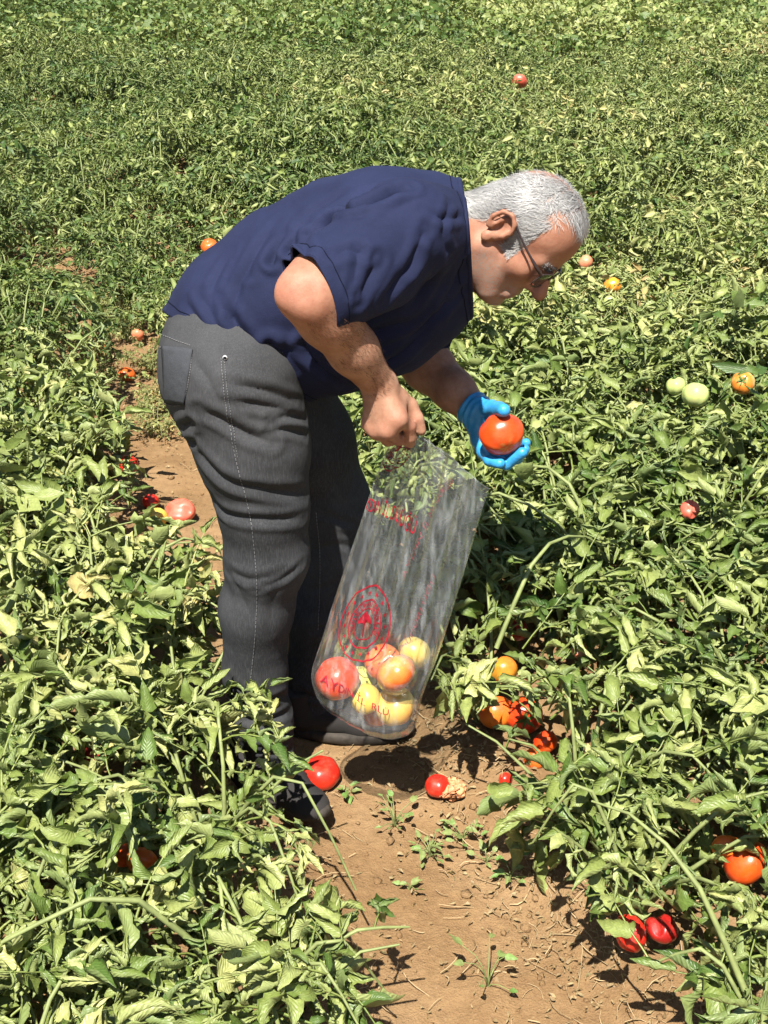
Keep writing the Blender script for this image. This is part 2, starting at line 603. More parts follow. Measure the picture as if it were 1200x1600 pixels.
# middle distance plants: a few shapes, shared by many plants
MIDPL = []
MIDACC = []
for i in range(9):
    stems, nodes = plant_frame(rdp, rdp.uniform(.34, .42), .36, 9, 153)
    A = Acc()
    for (p, az, el, ro) in nodes:
        acc_join(A, rdp.choice(MID), rotm(az, el, ro), p, rdp.uniform(-.12, .12))
    me = A.mesh('foliage'); me.materials.append(M_LEAF)
    MIDPL.append((me, stems_mesh(stems, 4))); MIDACC.append(A)
FARPL = []
for i in range(8):
    stems, nodes = plant_frame(rdp, rdp.uniform(.36, .46), .38, 7, 77)
    A = Acc()
    for (p, az, el, ro) in nodes:
        acc_join(A, rdp.choice(LOW), rotm(az, el, ro), p, rdp.uniform(-.15, .15))
    FARPL.append(A)
TINYPL = []
for i in range(8):
    stems, nodes = plant_frame(rdp, rdp.uniform(.36, .46), .40, 7, 63)
    A = Acc()
    for (p, az, el, ro) in nodes:
        acc_join(A, rdp.choice(TINY), rotm(az, el, ro), p, rdp.uniform(-.15, .15))
    TINYPL.append(A)

def patch(x, y):
    """how pale or yellow the plants are here: .5 is middling"""
    a = vnoise(np.array([x * .55 + 7]), np.array([y * .42 + 3]), 71)[0]; b_ = vnoise(np.array([x * 1.7 + 1]), np.array([y * 1.3]), 72)[0]
    return .5 + .60 * (a - .5) + .30 * (b_ - .5)


# where plants stand
spots = []
for side in (-1, 1):
    for k in range(60):
        u0 = side * (.40 + .42 * k) if side < 0 else .36 + .42 * k
        for j in range(-8, 72):
            u = u0 + rdp.uniform(-.05, .05); w = .39 * j + (.2 if k % 2 else 0) + rdp.uniform(-.08, .08)
            x, y = wu(u, w)
            if y < .95 or y > 26: continue
            if abs(x) > .30 * (y + .2) * 1.06 + (.75 if y < 5 else 1.2): continue
            spots.append((y, x, u, w))
for w in list(np.arange(2.75, 4.5, .20)) + list(np.arange(5.2, 15, .33)):
    u = rdp.uniform(-.16, .16)
    x, y = wu(u, w)
    spots.append((y, x, u, w))
spots.sort()
def in_frame(x, y, z=.2):
    d = np.array([x, y, z]) - _c
    dep = d @ _f
    return abs(d @ _r / dep * FPX) < 660 and abs(d @ _u / dep * FPX) < 900
NEAR_Y = 4.3
G_PL = 'tomato plants of the field'
near_labels = {}
near, mid, farp = [], [], []
nind = 0
for s in spots:
    if s[0] < 1.2 and abs(s[2]) < .6: continue
    if s[0] < NEAR_Y and abs(s[2]) > .2 and (in_frame(s[1], s[0]) or (s[0] < 2.4 and abs(s[1]) < .95)): near.append(s); nind += 1
    elif nind < 300 and in_frame(s[1], s[0]): mid.append(s); nind += 1
    else: farp.append(s)

used_spots = set()
ONES = 'zero one two three four five six seven eight nine ten eleven twelve thirteen fourteen fifteen sixteen seventeen eighteen nineteen'.split()
TENS = 'x x twenty thirty forty fifty sixty seventy eighty ninety'.split()


def words(n):
    if n >= 100: return 'a hundred'
    return ONES[n] if n < 20 else TENS[n // 10] + ('' if n % 10 == 0 else '-' + ONES[n % 10])



def plabel(x, y):
    d = np.array([x, y, .25]) - _c
    dep = d @ _f
    px = 100 * (600 + d @ _r / dep * FPX) / 1200; py = 100 * (800 - d @ _u / dep * FPX) / 1600
    px, py = max(0, min(100, int(round(px)))), max(0, min(100, int(round(py))))
    step = 1 if px < 50 else -1
    while (px, py) in used_spots: px += step
    used_spots.add((px, py))
    hx = words(px) + ' percent across'; vy = words(py) + ' percent down the photo'
    return hx, vy


seen_lab = {}
hidden_lim = lambda u, w, rd: (u > -.135 + .05 * (rd.random() - .5)) and (u < .165 + .07 * (rd.random() - .5))
n_leaf = 0
OPEN = [(655, 1640), (610, 1450), (525, 1335), (545, 1240), (650, 1200), (735, 1265), (830, 1350), (885, 1470), (900, 1640)]   # the stretch of path one looks down on


def over_path(p):
    d = p - _c
    dep = d @ _f
    X_p = 600 + d @ _r / dep * FPX; Y_p = 800 - d @ _u / dep * FPX
    c = False
    for (x1, y1), (x2, y2) in zip(OPEN, OPEN[1:] + OPEN[:1]):
        if (y1 > Y_p) != (y2 > Y_p) and X_p < (x2 - x1) * (Y_p - y1) / (y2 - y1) + x1: c = not c
    return c


for i, (y, x, u, w) in enumerate(near):
    rd = random.Random(1000 + i)
    z0 = float(gh(x, y)) - .01
    root = empty('tomato_plant', (x, y, z0))
    hx, vy = plabel(x, y)
    tag(root, 'wilting %s bed tomato plant %s and %s' % ('left' if u < 0 else 'right', hx, vy), 'tomato plant', 'tomato plants of the left bed' if u < 0 else 'tomato plants of the right bed')
    edge = abs(u) < .62
    stems, nodes = plant_frame(rd, rd.uniform(.27, .35) if edge else rd.uniform(.31, .38), .33, 10, 140)
    for k in range(1 if rd.random() < .35 else 0):
        az = rd.uniform(0, 6.28); o_ = np.array([math.cos(az), math.sin(az), 0]); s_ = np.array([-o_[1], o_[0], 0]) * rd.uniform(-.15, .15)
        stems.append(spline([o_ * .05 + np.array([0, 0, .18]), o_ * .18 + np.array([0, 0, .36]) + s_ * .4, o_ * .34 + s_ + np.array([0, 0, rd.uniform(.30, .40)]), o_ * .5 + s_ * 1.3 + np.array([0, 0, rd.uniform(.15, .32)])], 8))
    keepst = []
    for pts in stems:
        q = pts + np.array([x, y, z0])
        uu, ww = uw(q[:, 0], q[:, 1])
        bad = (uu > -.13) & (uu < .16)
        if bad.any():
            c = int(np.argmax(bad))
            if c < 3: continue
            pts = pts[:c]; q = q[:c]
        if sum(over_path(qq) for qq in q) > 1: continue
        if (segs_min(q, OB_A, OB_B) < OB_R).any() or (segs_min(q, SV_A, SV_B) < SV_R * .8).any(): continue
        keepst.append(pts)
    if not keepst: keepst = [stems[0][:3]]
    so = bpy.data.objects.new('stem', stems_mesh(keepst)); COL.objects.link(so); so.parent = root
    for (p, az, el, ro) in nodes:
        M = rotm(az, el, ro)
        wp = p + np.array([x, y, z0])
        midp = wp + M @ np.array([.09, 0, 0]); tip = wp + M @ np.array([.17, 0, -.03])
        um, wm = uw(midp[0], midp[1]); ut, wt = uw(tip[0], tip[1])
        if hidden_lim(*uw(wp[0], wp[1]), rd) or hidden_lim(um, wm, rd) or (hidden_lim(ut, wt, rd) and rd.random() < .93): continue
        if min(midp[2], tip[2]) < .02: continue
        Q3 = np.array([wp, midp, tip])
        if (over_path(midp) or over_path(tip)) and rd.random() < .94: continue
        if (segs_min(Q3, OB_A, OB_B) < OB_R + .02).any(): continue
        hid = any(rd.random() < .92 for _ in range(int((segs_min(Q3, SV_A, SV_B) < SV_R * .62 + .020).any(0).sum())))
        if hid: continue
        o = bpy.data.objects.new('leaf', rd.choice(LEAF_HI)); COL.objects.link(o); o.parent = root
        s = rd.uniform(.85, 1.15)
        o.color = (patch(x, y), 0, 0, 1)
        o.matrix_local = Matrix.Translation(p) @ Matrix(M.tolist()).to_4x4() @ Matrix.Scale(s, 4)
        n_leaf += 1
for i, (y, x, u, w) in enumerate(mid):
    rd = random.Random(5000 + i)
    sgn = 1 if u > 0 else -1
    if .2 < abs(u) < .55: x, y = wu(u - sgn * (.03 if y < 5.2 else .09), w)
    root = empty('tomato_plant', (x, y, float(gh(x, y)) - .01))
    hx, vy = plabel(x, y)
    tag(root, 'field tomato plant %s and %s' % (hx, vy), 'tomato plant', 'tomato plants in the field behind the man')
    fm, sm = MIDPL[rd.randrange(len(MIDPL))]
    s = rd.uniform(.85, 1.15) * (.86 if abs(u) < .55 else 1)
    dry = abs(u) < .2 and w < 5
    if dry: s *= .42
    root.rotation_euler = (0, 0, rd.uniform(0, 6.28)); root.scale = (s, s, s * rd.uniform(.72, 1.2))
    for nm, me in (('foliage', fm), ('stem', sm)):
        o = bpy.data.objects.new(nm, me); COL.objects.link(o); o.parent = root
        o.color = (patch(x, y) + (.36 if dry else 0), 0, 0, 1)
        if nm == 'foliage': o['kind'] = 'stuff'
A = Acc()
for i, (y, x, u, w) in enumerate(farp):
    rd = random.Random(9000 + i)
    if y > 5 and not in_frame(x, y) and rd.random() < .62: continue
    M = np.array(Matrix.Rotation(rd.uniform(0, 6.28), 3, 'Z')) * rd.uniform(.75, 1.25)
    acc_join(A, (MIDACC[i % len(MIDACC)] if y < 2.6 else FARPL[i % len(FARPL)] if (y < 7 or (y < 11 and in_frame(x, y))) else TINYPL[i % 8]), M, np.array([x, y, float(gh(x, y))]), (patch(x, y) - .5) / .7 + rd.uniform(-.1, .1))
MFAR = 0
fo = link('distant_tomato_foliage', A.mesh('distant_tomato_foliage'), M_LEAF)
fo.color = (.5, 0, 0, 1)
tag(fo, 'far mass of tomato foliage across the top of the photo and beyond its sides', 'foliage', None, 'stuff')
print('plants near/mid/far', len(near), len(mid), len(farp), 'leaf objects', n_leaf)

# ------------------------------------------------------------------ the man: surfaces grown from a distance field
class Field:
    def __init__(s, lo, hi, h):
        s.lo = np.array(lo, dtype=np.float32); s.h = h
        s.n = np.ceil((np.array(hi) - np.array(lo)) / h).astype(int) + 1
        s.v = np.full(s.n, 1.0, dtype=np.float32)
        s.ax = [s.lo[i] + h * np.arange(s.n[i], dtype=np.float32) for i in range(3)]
    def box(s, lo, hi):
        sl = []
        for i in range(3):
            a = int(np.clip(np.floor((lo[i] - s.lo[i]) / s.h), 0, s.n[i])); b = int(np.clip(np.ceil((hi[i] - s.lo[i]) / s.h) + 1, 0, s.n[i]))
            sl.append(slice(a, b))
        sl = tuple(sl)
        return sl, s.ax[0][sl[0]][:, None, None], s.ax[1][sl[1]][None, :, None], s.ax[2][sl[2]][None, None, :]
    def merge(s, sl, d, k, op):
        a = s.v[sl]
        if a.size == 0: return
        if op == 'add':
            if k > 0:
                hh = np.maximum(k - np.abs(a - d), 0) / k
                s.v[sl] = np.minimum(a, d) - hh * hh * k * .25
            else: s.v[sl] = np.minimum(a, d)
        else:
            d = -d
            if k > 0:
                hh = np.maximum(k - np.abs(a - d), 0) / k
                s.v[sl] = np.maximum(a, d) + hh * hh * k * .25
            else: s.v[sl] = np.maximum(a, d)
    def cap(s, a, b, ra, rb, k=.01, op='add', ys=1.0, R=None):
        """tapered capsule; ys > 1 widens it along y"""
        a = np.asarray(a, float); b = np.asarray(b, float)
        m = max(ra, rb) * max(1, ys) + k + .012
        sl, x, y, z = s.box(np.minimum(a, b) - m, np.maximum(a, b) + m)
        ab = b - a
        L2 = ab[0] ** 2 + (ab[1] / ys) ** 2 + ab[2] ** 2 + 1e-9
        px, py, pz = x - a[0], (y - a[1]) / ys, z - a[2]
        t = np.clip((px * ab[0] + py * (ab[1] / ys) + pz * ab[2]) / L2, 0, 1)
        d = np.sqrt((px - t * ab[0]) ** 2 + (py - t * ab[1] / ys) ** 2 + (pz - t * ab[2]) ** 2) - (ra + (rb - ra) * t)
        s.merge(sl, d.astype(np.float32), k, op)
    def chain(s, pts, rad, k=.01, ys=1.0, op='add'):
        for i in range(len(pts) - 1): s.cap(pts[i], pts[i + 1], rad[i], rad[i + 1], k, op, ys)
    def ell(s, c, r, k=.01, op='add', R=None):
        """ellipsoid; R rows are its axes"""
        c = np.asarray(c, float); m = max(r) + k + .012
        sl, x, y, z = s.box(c - m, c + m)
        R = np.eye(3) if R is None else np.asarray(R)
        px, py, pz = x - c[0], y - c[1], z - c[2]
        q = [(px * R[i, 0] + py * R[i, 1] + pz * R[i, 2]) / r[i] for i in range(3)]
        k0 = np.sqrt(q[0] ** 2 + q[1] ** 2 + q[2] ** 2) + 1e-6
        k1 = np.sqrt((q[0] / r[0]) ** 2 + (q[1] / r[1]) ** 2 + (q[2] / r[2]) ** 2) + 1e-6
        s.merge(sl, (k0 * (k0 - 1) / k1).astype(np.float32), k, op)
    def cut(s, p, n, c=None, rad=None):
        """remove what lies beyond the plane (p, n), within rad of c when given"""
        if c is not None: sl, x, y, z = s.box(np.asarray(c) - rad, np.asarray(c) + rad)
        else: sl, x, y, z = s.box(s.lo - 1, s.lo + 9)
        d = (x - p[0]) * n[0] + (y - p[1]) * n[1] + (z - p[2]) * n[2]
        s.v[sl] = np.maximum(s.v[sl], d.astype(np.float32))
    def mesh(s, smooth=2):
        v = s.v; h = s.h
        ins = v < 0
        c = np.zeros(np.array(v.shape) - 1, dtype=np.int8)
        for i in (0, 1):
            for j in (0, 1):
                for k in (0, 1):
                    c += ins[i:v.shape[0] - 1 + i, j:v.shape[1] - 1 + j, k:v.shape[2] - 1 + k]
        act = np.argwhere((c > 0) & (c < 8))
        num = np.full(c.shape, -1, dtype=np.int32)
        num[act[:, 0], act[:, 1], act[:, 2]] = np.arange(len(act))
        cor = {(i, j, k): v[act[:, 0] + i, act[:, 1] + j, act[:, 2] + k] for i in (0, 1) for j in (0, 1) for k in (0, 1)}
        acc = np.zeros((len(act), 3)); cnt = np.zeros(len(act))
        for axis in range(3):
            o = [a for a in range(3) if a != axis]
            for p in (0, 1):
                for q in (0, 1):
                    A = [0, 0, 0]; A[o[0]] = p; A[o[1]] = q; B = list(A); B[axis] = 1
                    va, vb = cor[tuple(A)], cor[tuple(B)]
                    m = (va < 0) != (vb < 0)
                    t = np.where(m, va / np.where(m, va - vb, 1), 0)
                    for d in range(3):
                        acc[:, d] += np.where(m, (t if d == axis else A[d]), 0)
                    cnt += m
        V = (act + acc / cnt[:, None]) * h + s.lo
        Fs = []
        for axis in range(3):
            sl0 = [slice(None)] * 3; sl1 = [slice(None)] * 3
            sl0[axis] = slice(0, -1); sl1[axis] = slice(1, None)
            a = ins[tuple(sl0)]; b = ins[tuple(sl1)]
            e = np.argwhere(a != b)
            o = [d for d in range(3) if d != axis]
            ok = (e[:, o[0]] > 0) & (e[:, o[1]] > 0) & (e[:, o[0]] < v.shape[o[0]] - 1) & (e[:, o[1]] < v.shape[o[1]] - 1)
            e = e[ok]
            fl = a[tuple(e.T)]
            q = []
            for (i, j) in ((-1, -1), (0, -1), (0, 0), (-1, 0)):
                w = e.copy(); w[:, o[0]] += i; w[:, o[1]] += j
                q.append(num[tuple(w.T)])
            Q = np.stack(q, 1)
            if axis == 1: fl = ~fl
            Q = np.where(fl[:, None], Q, Q[:, ::-1])
            Fs.append(Q)
        Fq = np.concatenate(Fs)
        Fq = Fq[(Fq >= 0).all(1)]
        for _ in range(smooth): V = laplace(V, Fq, .5)
        return V, Fq


def laplace(V, F, lam):
    s = np.zeros_like(V); n = np.zeros(len(V))
    for a in range(4):
        b = (a + 1) % 4
        np.add.at(s, F[:, a], V[F[:, b]]); np.add.at(s, F[:, b], V[F[:, a]])
        np.add.at(n, F[:, a], 1); np.add.at(n, F[:, b], 1)
    n = np.maximum(n, 1)
    return V * (1 - lam) + lam * s / n[:, None]


def vnormals(V, F):
    a = V[F[:, 2]] - V[F[:, 0]]; b = V[F[:, 3]] - V[F[:, 1]]
    fn = np.cross(a, b)
    n = np.zeros_like(V)
    for k in range(4): np.add.at(n, F[:, k], fn)
    return n / (np.linalg.norm(n, axis=1)[:, None] + 1e-12)


def drop_cap(V, F, p, n, tol, c=None, rad=None):
    """open the surface where it was cut by the plane"""
    p = np.asarray(p); n = np.asarray(n)
    near = np.abs((V - p) @ n) < tol
    if c is not None: near &= np.linalg.norm(V - np.asarray(c), axis=1) < rad
    bad = near[F].all(1)
    F = F[~bad]
    used = np.zeros(len(V), bool); used[F.ravel()] = True
    m = np.cumsum(used) - 1
    return V[used], m[F]


def unit(v):
    v = np.asarray(v, float); return v / np.linalg.norm(v)


def bvh_of(V, F): return BVHTree.FromPolygons(V.tolist(), F.tolist())


def hit(bvh, px, py):
    h = bvh.ray_cast(Vector(_c), Vector(unit(ray(px, py))))
    return None if h[0] is None else (np.array(h[0]), np.array(h[1]))


def poly_dist(V, pts):
    best = np.full(len(V), 9.0)
    for a, b in zip(pts[:-1], pts[1:]):
        ab = b - a
        t = np.clip(((V - a) @ ab) / (ab @ ab + 1e-9), 0, 1)
        best = np.minimum(best, np.linalg.norm(V - a - t[:, None] * ab, axis=1))
    return best


def creases(V, F, lines, k=.68, kw=1.0):
    """press folds into a cloth: each line is (photo points, depth, width)"""
    bv = bvh_of(V, F); nrm = vnormals(V, F)
    disp = np.zeros(len(V))
    for pts, amp, wid in lines:
        amp = amp * k; wid = wid * kw
        q = [hit(bv, *p) for p in spline(np.array([(a, b, 0) for a, b in pts]), 9)[:, :2]]
        q = [h[0] for h in q if h is not None]
        if len(q) < 2: continue
        q = np.array(q)
        near = np.where(np.linalg.norm(V - q.mean(0), axis=1) < np.linalg.norm(q - q.mean(0), axis=1).max() + wid * 5)[0]
        d = poly_dist(V[near], q) / wid
        e0 = np.linalg.norm(V[near] - q[0], axis=1); e1 = np.linalg.norm(V[near] - q[-1], axis=1)
        Ltot = np.linalg.norm(q[-1] - q[0]) + 1e-6
        taper = np.clip(np.minimum(e0, e1) / (.25 * Ltot), 0.15, 1)
        disp[near] += amp * taper * (-np.exp(-1.25 * d) * 1.1 + .62 * np.exp(-((d - 1.7) / .9) ** 2))
    return V + nrm * disp[:, None]


def n3(V, sx, sy, sz, seed):
    """smooth 3D-ish noise from three planar value noises"""
    return (vnoise(V[:, 0] * sx + 9, V[:, 2] * sz + 5, seed) + vnoise(V[:, 1] * sy + 3, V[:, 2] * sz + 1, seed + 1) + vnoise(V[:, 0] * sx + 4, V[:, 1] * sy + 8, seed + 2)) / 3 - .5


# ---- pose: every joint of the figure
YC = 2.27
ARM_R = [P(628, 372, 2.07), P(459, 458, 1.915), P(592, 600, 2.02)]
ARM_L = [P(668, 405, 2.46), P(640, 545, 2.52), P(741, 640, 2.37)]
HF = unit([.55, -.36, -.75]); HU = np.array([.76, -.20, .60]); HU = unit(HU - HF * (HU @ HF)); HL = np.cross(HU, HF)
HR = np.stack([HF, HL, HU])                     # rows: forward, left, up of the head
HS = .97
EAR = P(783, 356, 2.185)
HO = EAR - (HR.T @ np.array([-.010, -.078, -.015])) * HS


def hp(x, y, z): return HO + HS * (HR.T @ np.array([x, y, z]))


NECK0 = P(712, 368, 2.28)

# ---- skin
B = Field((-.34, 1.76, .62), (.52, 2.66, 1.44), .0036)
tor = [P(350, 540, YC), P(410, 470, YC), P(500, 425, YC), P(590, 400, YC), P(665, 375, YC), NECK0]
B.chain(tor, [.085, .105, .125, .125, .085, .062], .03, 1.35)
B.cap(ARM_R[0], tor[4], .06, .06, .04)
B.cap(ARM_L[0], tor[4], .06, .06, .04)
# neck
B.cap(NECK0, hp(-.035, 0, -.055), .066, .056, .02)
B.cap(P(725, 410, 2.25), hp(.02, 0, -.090), .048, .038, .02)
# near arm
el = ARM_R[1]
B.chain([ARM_R[0], ARM_R[0] * .5 + el * .5, ARM_R[0] * .2 + el * .8], [.050, .046, .0455], .02)
E2 = P(488, 462, 1.925)
B.cap(ARM_R[0] * .25 + el * .75, E2, .046, .045, .02)
B.cap(E2, el, .040, .026, .03)
B.ell(el + np.array([-.010, -.012, -.004]), (.013, .013, .013), .014)
B.ell(el + np.array([.020, -.036, .012]), (.012, .010, .018), .02, 'sub')
fa = ARM_R[2] - E2
B.chain([E2, E2 + fa * .22, E2 + fa * .60, ARM_R[2]], [.046, .0475, .039, .0285], .02)
# far arm
el2 = ARM_L[1]; fa2 = ARM_L[2] - el2
B.chain([ARM_L[0], el2], [.06, .048], .02)
B.chain([el2, el2 + fa2 * .3, el2 + fa2 * .7, ARM_L[2]], [.048, .05, .04, .031], .02)
# head
def he(c, r, k=.015, op='add'): B.ell(hp(*c), np.array(r) * HS, k, op, HR)
def hc(a, b, ra, rb, k=.012, op='add'): B.cap(hp(*a), hp(*b), ra * HS, rb * HS, k, op)
he((.005, 0, .026), (.086, .075, .082))
he((.040, 0, .030), (.054, .062, .062), .03)
he((.040, 0, -.045), (.056, .058, .066), .03)
for sd in (-1, 1):
    hc((-.002, sd * .054, -.064), (.058, sd * .028, -.112), .025, .023, .02)
    he((.060, sd * .046, -.032), (.026, .022, .022), .02)
    hc((.088, sd * .012, .004), (.074, sd * .048, .002), .0115, .0105, .012)
    he((.1005, sd * .032, -.017), (.017, .019, .013), .01, 'sub')
    he((.080, sd * .032, -.017), (.0135, .0135, .0135), .003)
    he((.094, sd * .0125, -.050), (.0125, .009, .009), .006)
he((.070, 0, -.117), (.024, .027, .020), .018)
hc((.094, 0, -.004), (.119, 0, -.044), .0085, .0125, .010)
he((.117, 0, -.045), (.013, .0125, .012), .008)
hc((.088, -.020, -.079), (.088, .020, -.079), .0095, .0095, .01)
hc((.086, -.018, -.090), (.086, .018, -.090), .010, .010, .008)
hc((.101, -.022, -.0845), (.101, .022, -.0845), .0028, .0028, .004, 'sub')
he((-.058, 0, -.030), (.036, .052, .050), .03)
# ears
for sd in (-1, 1):
    c = np.array([-.010, sd * .0765, -.015])
    he(c, (.020, .008, .031), .006)
    rim = [c + np.array([x, sd * y, z]) for x, y, z in ((.016, .004, -.004), (.019, .010, .012), (.012, .014, .027), (-.004, .016, .033), (-.019, .016, .024), (-.024, .015, .004), (-.018, .012, -.014))]
    for a, b in zip(rim[:-1], rim[1:]): hc(a, b, .0046, .0046, .003)
    he(c + np.array([-.002, sd * .010, .000]), (.0105, .008, .014), .004, 'sub')
    he(c + np.array([-.004, sd * .008, -.029]), (.0105, .0065, .0115), .005)
    hc(c + np.array([-.009, sd * .010, .014]), c + np.array([-.012, sd * .011, -.012]), .0042, .0042, .004)
    he(c + np.array([.013, sd * .007, -.006]), (.005, .005, .007), .004)
# near hand: a fist that pinches the gathered mouth of the bag
W = ARM_R[2]
HD = {
    'I': [P(621, 655, 1.990), P(640, 666, 2.005), P(641, 684, 2.012), P(641, 692, 2.022)],
    'M': [P(606, 672, 1.990), P(622, 686, 2.015), P(636, 687, 2.045), P(644, 680, 2.052)],
    'R': [P(590, 672, 2.005), P(606, 688, 2.035), P(622, 684, 2.060), P(630, 676, 2.055)],
    'L': [P(578, 662, 2.020), P(590, 680, 2.050), P(606, 678, 2.068), P(612, 668, 2.062)],
}
RAD = {'I': [.0125, .0115, .0110, .0100], 'M': [.0130, .0115, .0105, .0095], 'R': [.0125, .0110, .0100, .0090], 'L': [.0115, .0098, .0090, .0080]}
def hand(Fd, wrist, wr, D, RD, thumb, tr, grow=0.0, kp=.012):
    for f in 'IMRL':
        Fd.cap(wrist, D[f][0], wr + grow, RD[f][0] + .0025 + grow, kp)
    for a, b in ('IM', 'MR', 'RL'):
        Fd.cap(D[a][0], D[b][0], RD[a][0] + grow, RD[b][0] + grow, kp)
    for f in 'IMRL':
        Fd.chain(D[f], [r + grow for r in RD[f]], .0035)
    Fd.cap(wrist, thumb[0], wr + grow, tr[0] + grow, .014)
    Fd.cap(D['I'][0], thumb[0], RD['I'][0] + grow, tr[0] + grow, .016)
    Fd.chain(thumb, [r + grow for r in tr], .005)
TH_R = [P(622, 622, 2.035), P(640, 634, 2.040), P(651, 655, 2.032), P(658, 673, 2.028)]
hand(B, W, .024, HD, RAD, TH_R, [.0150, .0140, .0125, .0095])
# far hand inside its glove: fingers under a tomato, thumb over it
TOM = P(784, 678, 2.278); TOM_R = .0435
W2 = ARM_L[2]
GL = {
    'I': [P(752, 688, 2.345), P(755, 707, 2.315), P(765, 719, 2.275), P(781, 724, 2.258)],
    'M': [P(760, 694, 2.352), P(776, 721, 2.320), P(792, 725, 2.272), P(816, 707, 2.258)],
    'R': [P(766, 692, 2.362), P(790, 722, 2.345), P(808, 716, 2.315), P(820, 702, 2.300)],
    'L': [P(770, 686, 2.372), P(804, 712, 2.360), P(818, 702, 2.335), P(822, 692, 2.325)],
}
GRAD = {'I': [.0135, .0118, .0110, .0095], 'M': [.0135, .0118, .0110, .0098], 'R': [.0130, .0115, .0105, .0092], 'L': [.0120, .0100, .0095, .0085]}
TH_L = [P(753, 638, 2.350), P(768, 638, 2.325), P(780, 640, 2.292), P(787, 641, 2.258)]
hand(B, W2, .026, GL, GRAD, TH_L, [.0165, .0145, .0135, .0115], -.0015)
bodyV, bodyF = B.mesh(2)

# skin masks
loc = (bodyV - HO) @ HR.T / HS
lx, ly, lz = loc[:, 0], loc[:, 1], loc[:, 2]
onhead = np.linalg.norm(bodyV - HO, axis=1) < .17
st = np.clip((.085 - np.abs(lz + .095)) / .04, 0, 1) * np.clip((lx + .015) / .025, 0, 1) * np.clip((-.042 - lz) / .03, 0, 1) * onhead
lips = np.exp(-((lz + .0845) / .010) ** 2) * (lx > .085) * (np.abs(ly) < .026) * onhead
palm = np.zeros(len(bodyV))
knuck = np.zeros(len(bodyV))
for f in 'IMRL':
    for q in HD[f][:2]: knuck = np.maximum(knuck, np.exp(-(np.linalg.norm(bodyV - q, axis=1) / .017) ** 2))
knuck = np.maximum(knuck, .8 * np.exp(-(np.linalg.norm(bodyV - el, axis=1) / .06) ** 2))
red = np.clip(knuck + onhead * .35 + lips * .6, 0, 1)


def skin_material():
    m, nt, b = mat('skin')
    v = posvec(nt)
    a = noise(nt, v, 26, 4, .6); f = noise(nt, v, 420, 3, .6); g = noise(nt, v, 150, 3, .6)
    rd_ = N(nt, 'ShaderNodeAttribute', attribute_name='red').outputs['Fac']
    sb = N(nt, 'ShaderNodeAttribute', attribute_name='stubble').outputs['Fac']
    c = ramp(nt, a, [(.3, (.255, .118, .070)), (.52, (.340, .178, .112)), (.78, (.43, .252, .170))])
    c = mixc(nt, math_n(nt, 'MULTIPLY', rd_, .7), c, (.36, .125, .085))
    c = mixc(nt, math_n(nt, 'MULTIPLY', ramp(nt, g, [(.5, (0, 0, 0)), (.70, (1, 1, 1))]), .30), c, (.26, .10, .06))
    gr = ramp(nt, f, [(.42, (0, 0, 0)), (.60, (1, 1, 1))])
    c = mixc(nt, math_n(nt, 'MULTIPLY', math_n(nt, 'MULTIPLY', sb, gr), .85), c, (.24, .21, .19))
    hy = N(nt, 'ShaderNodeAttribute', attribute_name='hairy').outputs['Fac']
    c = mixc(nt, math_n(nt, 'MULTIPLY', hy, .72), c, (.26, .225, .20))
    nt.links.new(c, b.inputs['Base Color'])
    b.inputs['Roughness'].default_value = .58
    b.inputs['Specular IOR Level'].default_value = .32
    b.inputs['Subsurface Weight'].default_value = .06
    b.inputs['Subsurface Radius'].default_value = (.012, .005, .003)
    b.inputs['Subsurface Scale'].default_value = .35
    bump(nt, b, math_n(nt, 'ADD', f, math_n(nt, 'MULTIPLY', g, 1.2)), .18, .002)
    return m


M_SKIN = skin_material()
person = empty('person', (-.17, 2.26, 0))
tag(person, 'man in navy t-shirt and dark grey jeans bending down to pick tomatoes', 'person')
body = link('body', npmesh('body', bodyV, bodyF, attrs={'stubble': st, 'red': red}), M_SKIN, person)

def trim(me, cuts):
    """cut a cloth cleanly along planes; each cut is (point, normal, which faces)"""
    bm = bmesh.new(); bm.from_mesh(me)
    for p, n, test in cuts:
        pv, nv = Vector(p), Vector(n)
        fs = [f for f in bm.faces if (f.calc_center_median() - pv).dot(nv) > -.02 and (test is None or test(np.array(f.calc_center_median())))]
        geom = set(fs)
        for f in fs: geom.update(f.edges); geom.update(f.verts)
        bmesh.ops.bisect_plane(bm, geom=list(geom), plane_co=Vector(p), plane_no=Vector(n), clear_outer=True)
    bm.to_mesh(me); bm.free()
    me.polygons.foreach_set('use_smooth', np.ones(len(me.polygons), dtype=bool))
    return me


# ---- t-shirt
S = Field((-.46, 1.80, .62), (.30, 2.70, 1.40), .0040)
sp = [P(306, 640, YC), P(330, 560, YC), P(375, 487, YC), P(450, 438, YC), P(535, 412, YC), P(618, 390, YC), P(684, 372, YC), P(722, 372, YC), P(756, 380, YC)]
S.chain(sp, [.118, .114, .113, .122, .139, .134, .096, .078, .074], .035, 1.38)
S.chain([P(400, 610, YC), P(430, 530, YC), P(520, 500, YC), P(610, 480, YC), P(672, 450, YC), P(712, 425, YC)], [.10, .098, .120, .105, .080, .055], .045, 1.25)
shR = ARM_R[0]; hemR = shR + (el - shR) * .87
S.cap(P(672, 362, 2.16), shR + np.array([.005, .012, .008]), .078, .080, .02)
S.chain([shR + np.array([.005, .012, .008]), shR + (el - shR) * .45, shR + (el - shR) * 1.15 + np.array([.003, 0, -.006])], [.082, .068, .058], .006)
S.cap(shR + (el - shR) * .30 + np.array([.02, 0, -.035]), hemR + np.array([.028, .0, -.030]), .055, .046, .03)
shL = ARM_L[0]; hemL = shL + (el2 - shL) * .86
S.chain([P(690, 385, 2.38), shL, shL + (el2 - shL) * 1.2], [.075, .082, .075], .035)
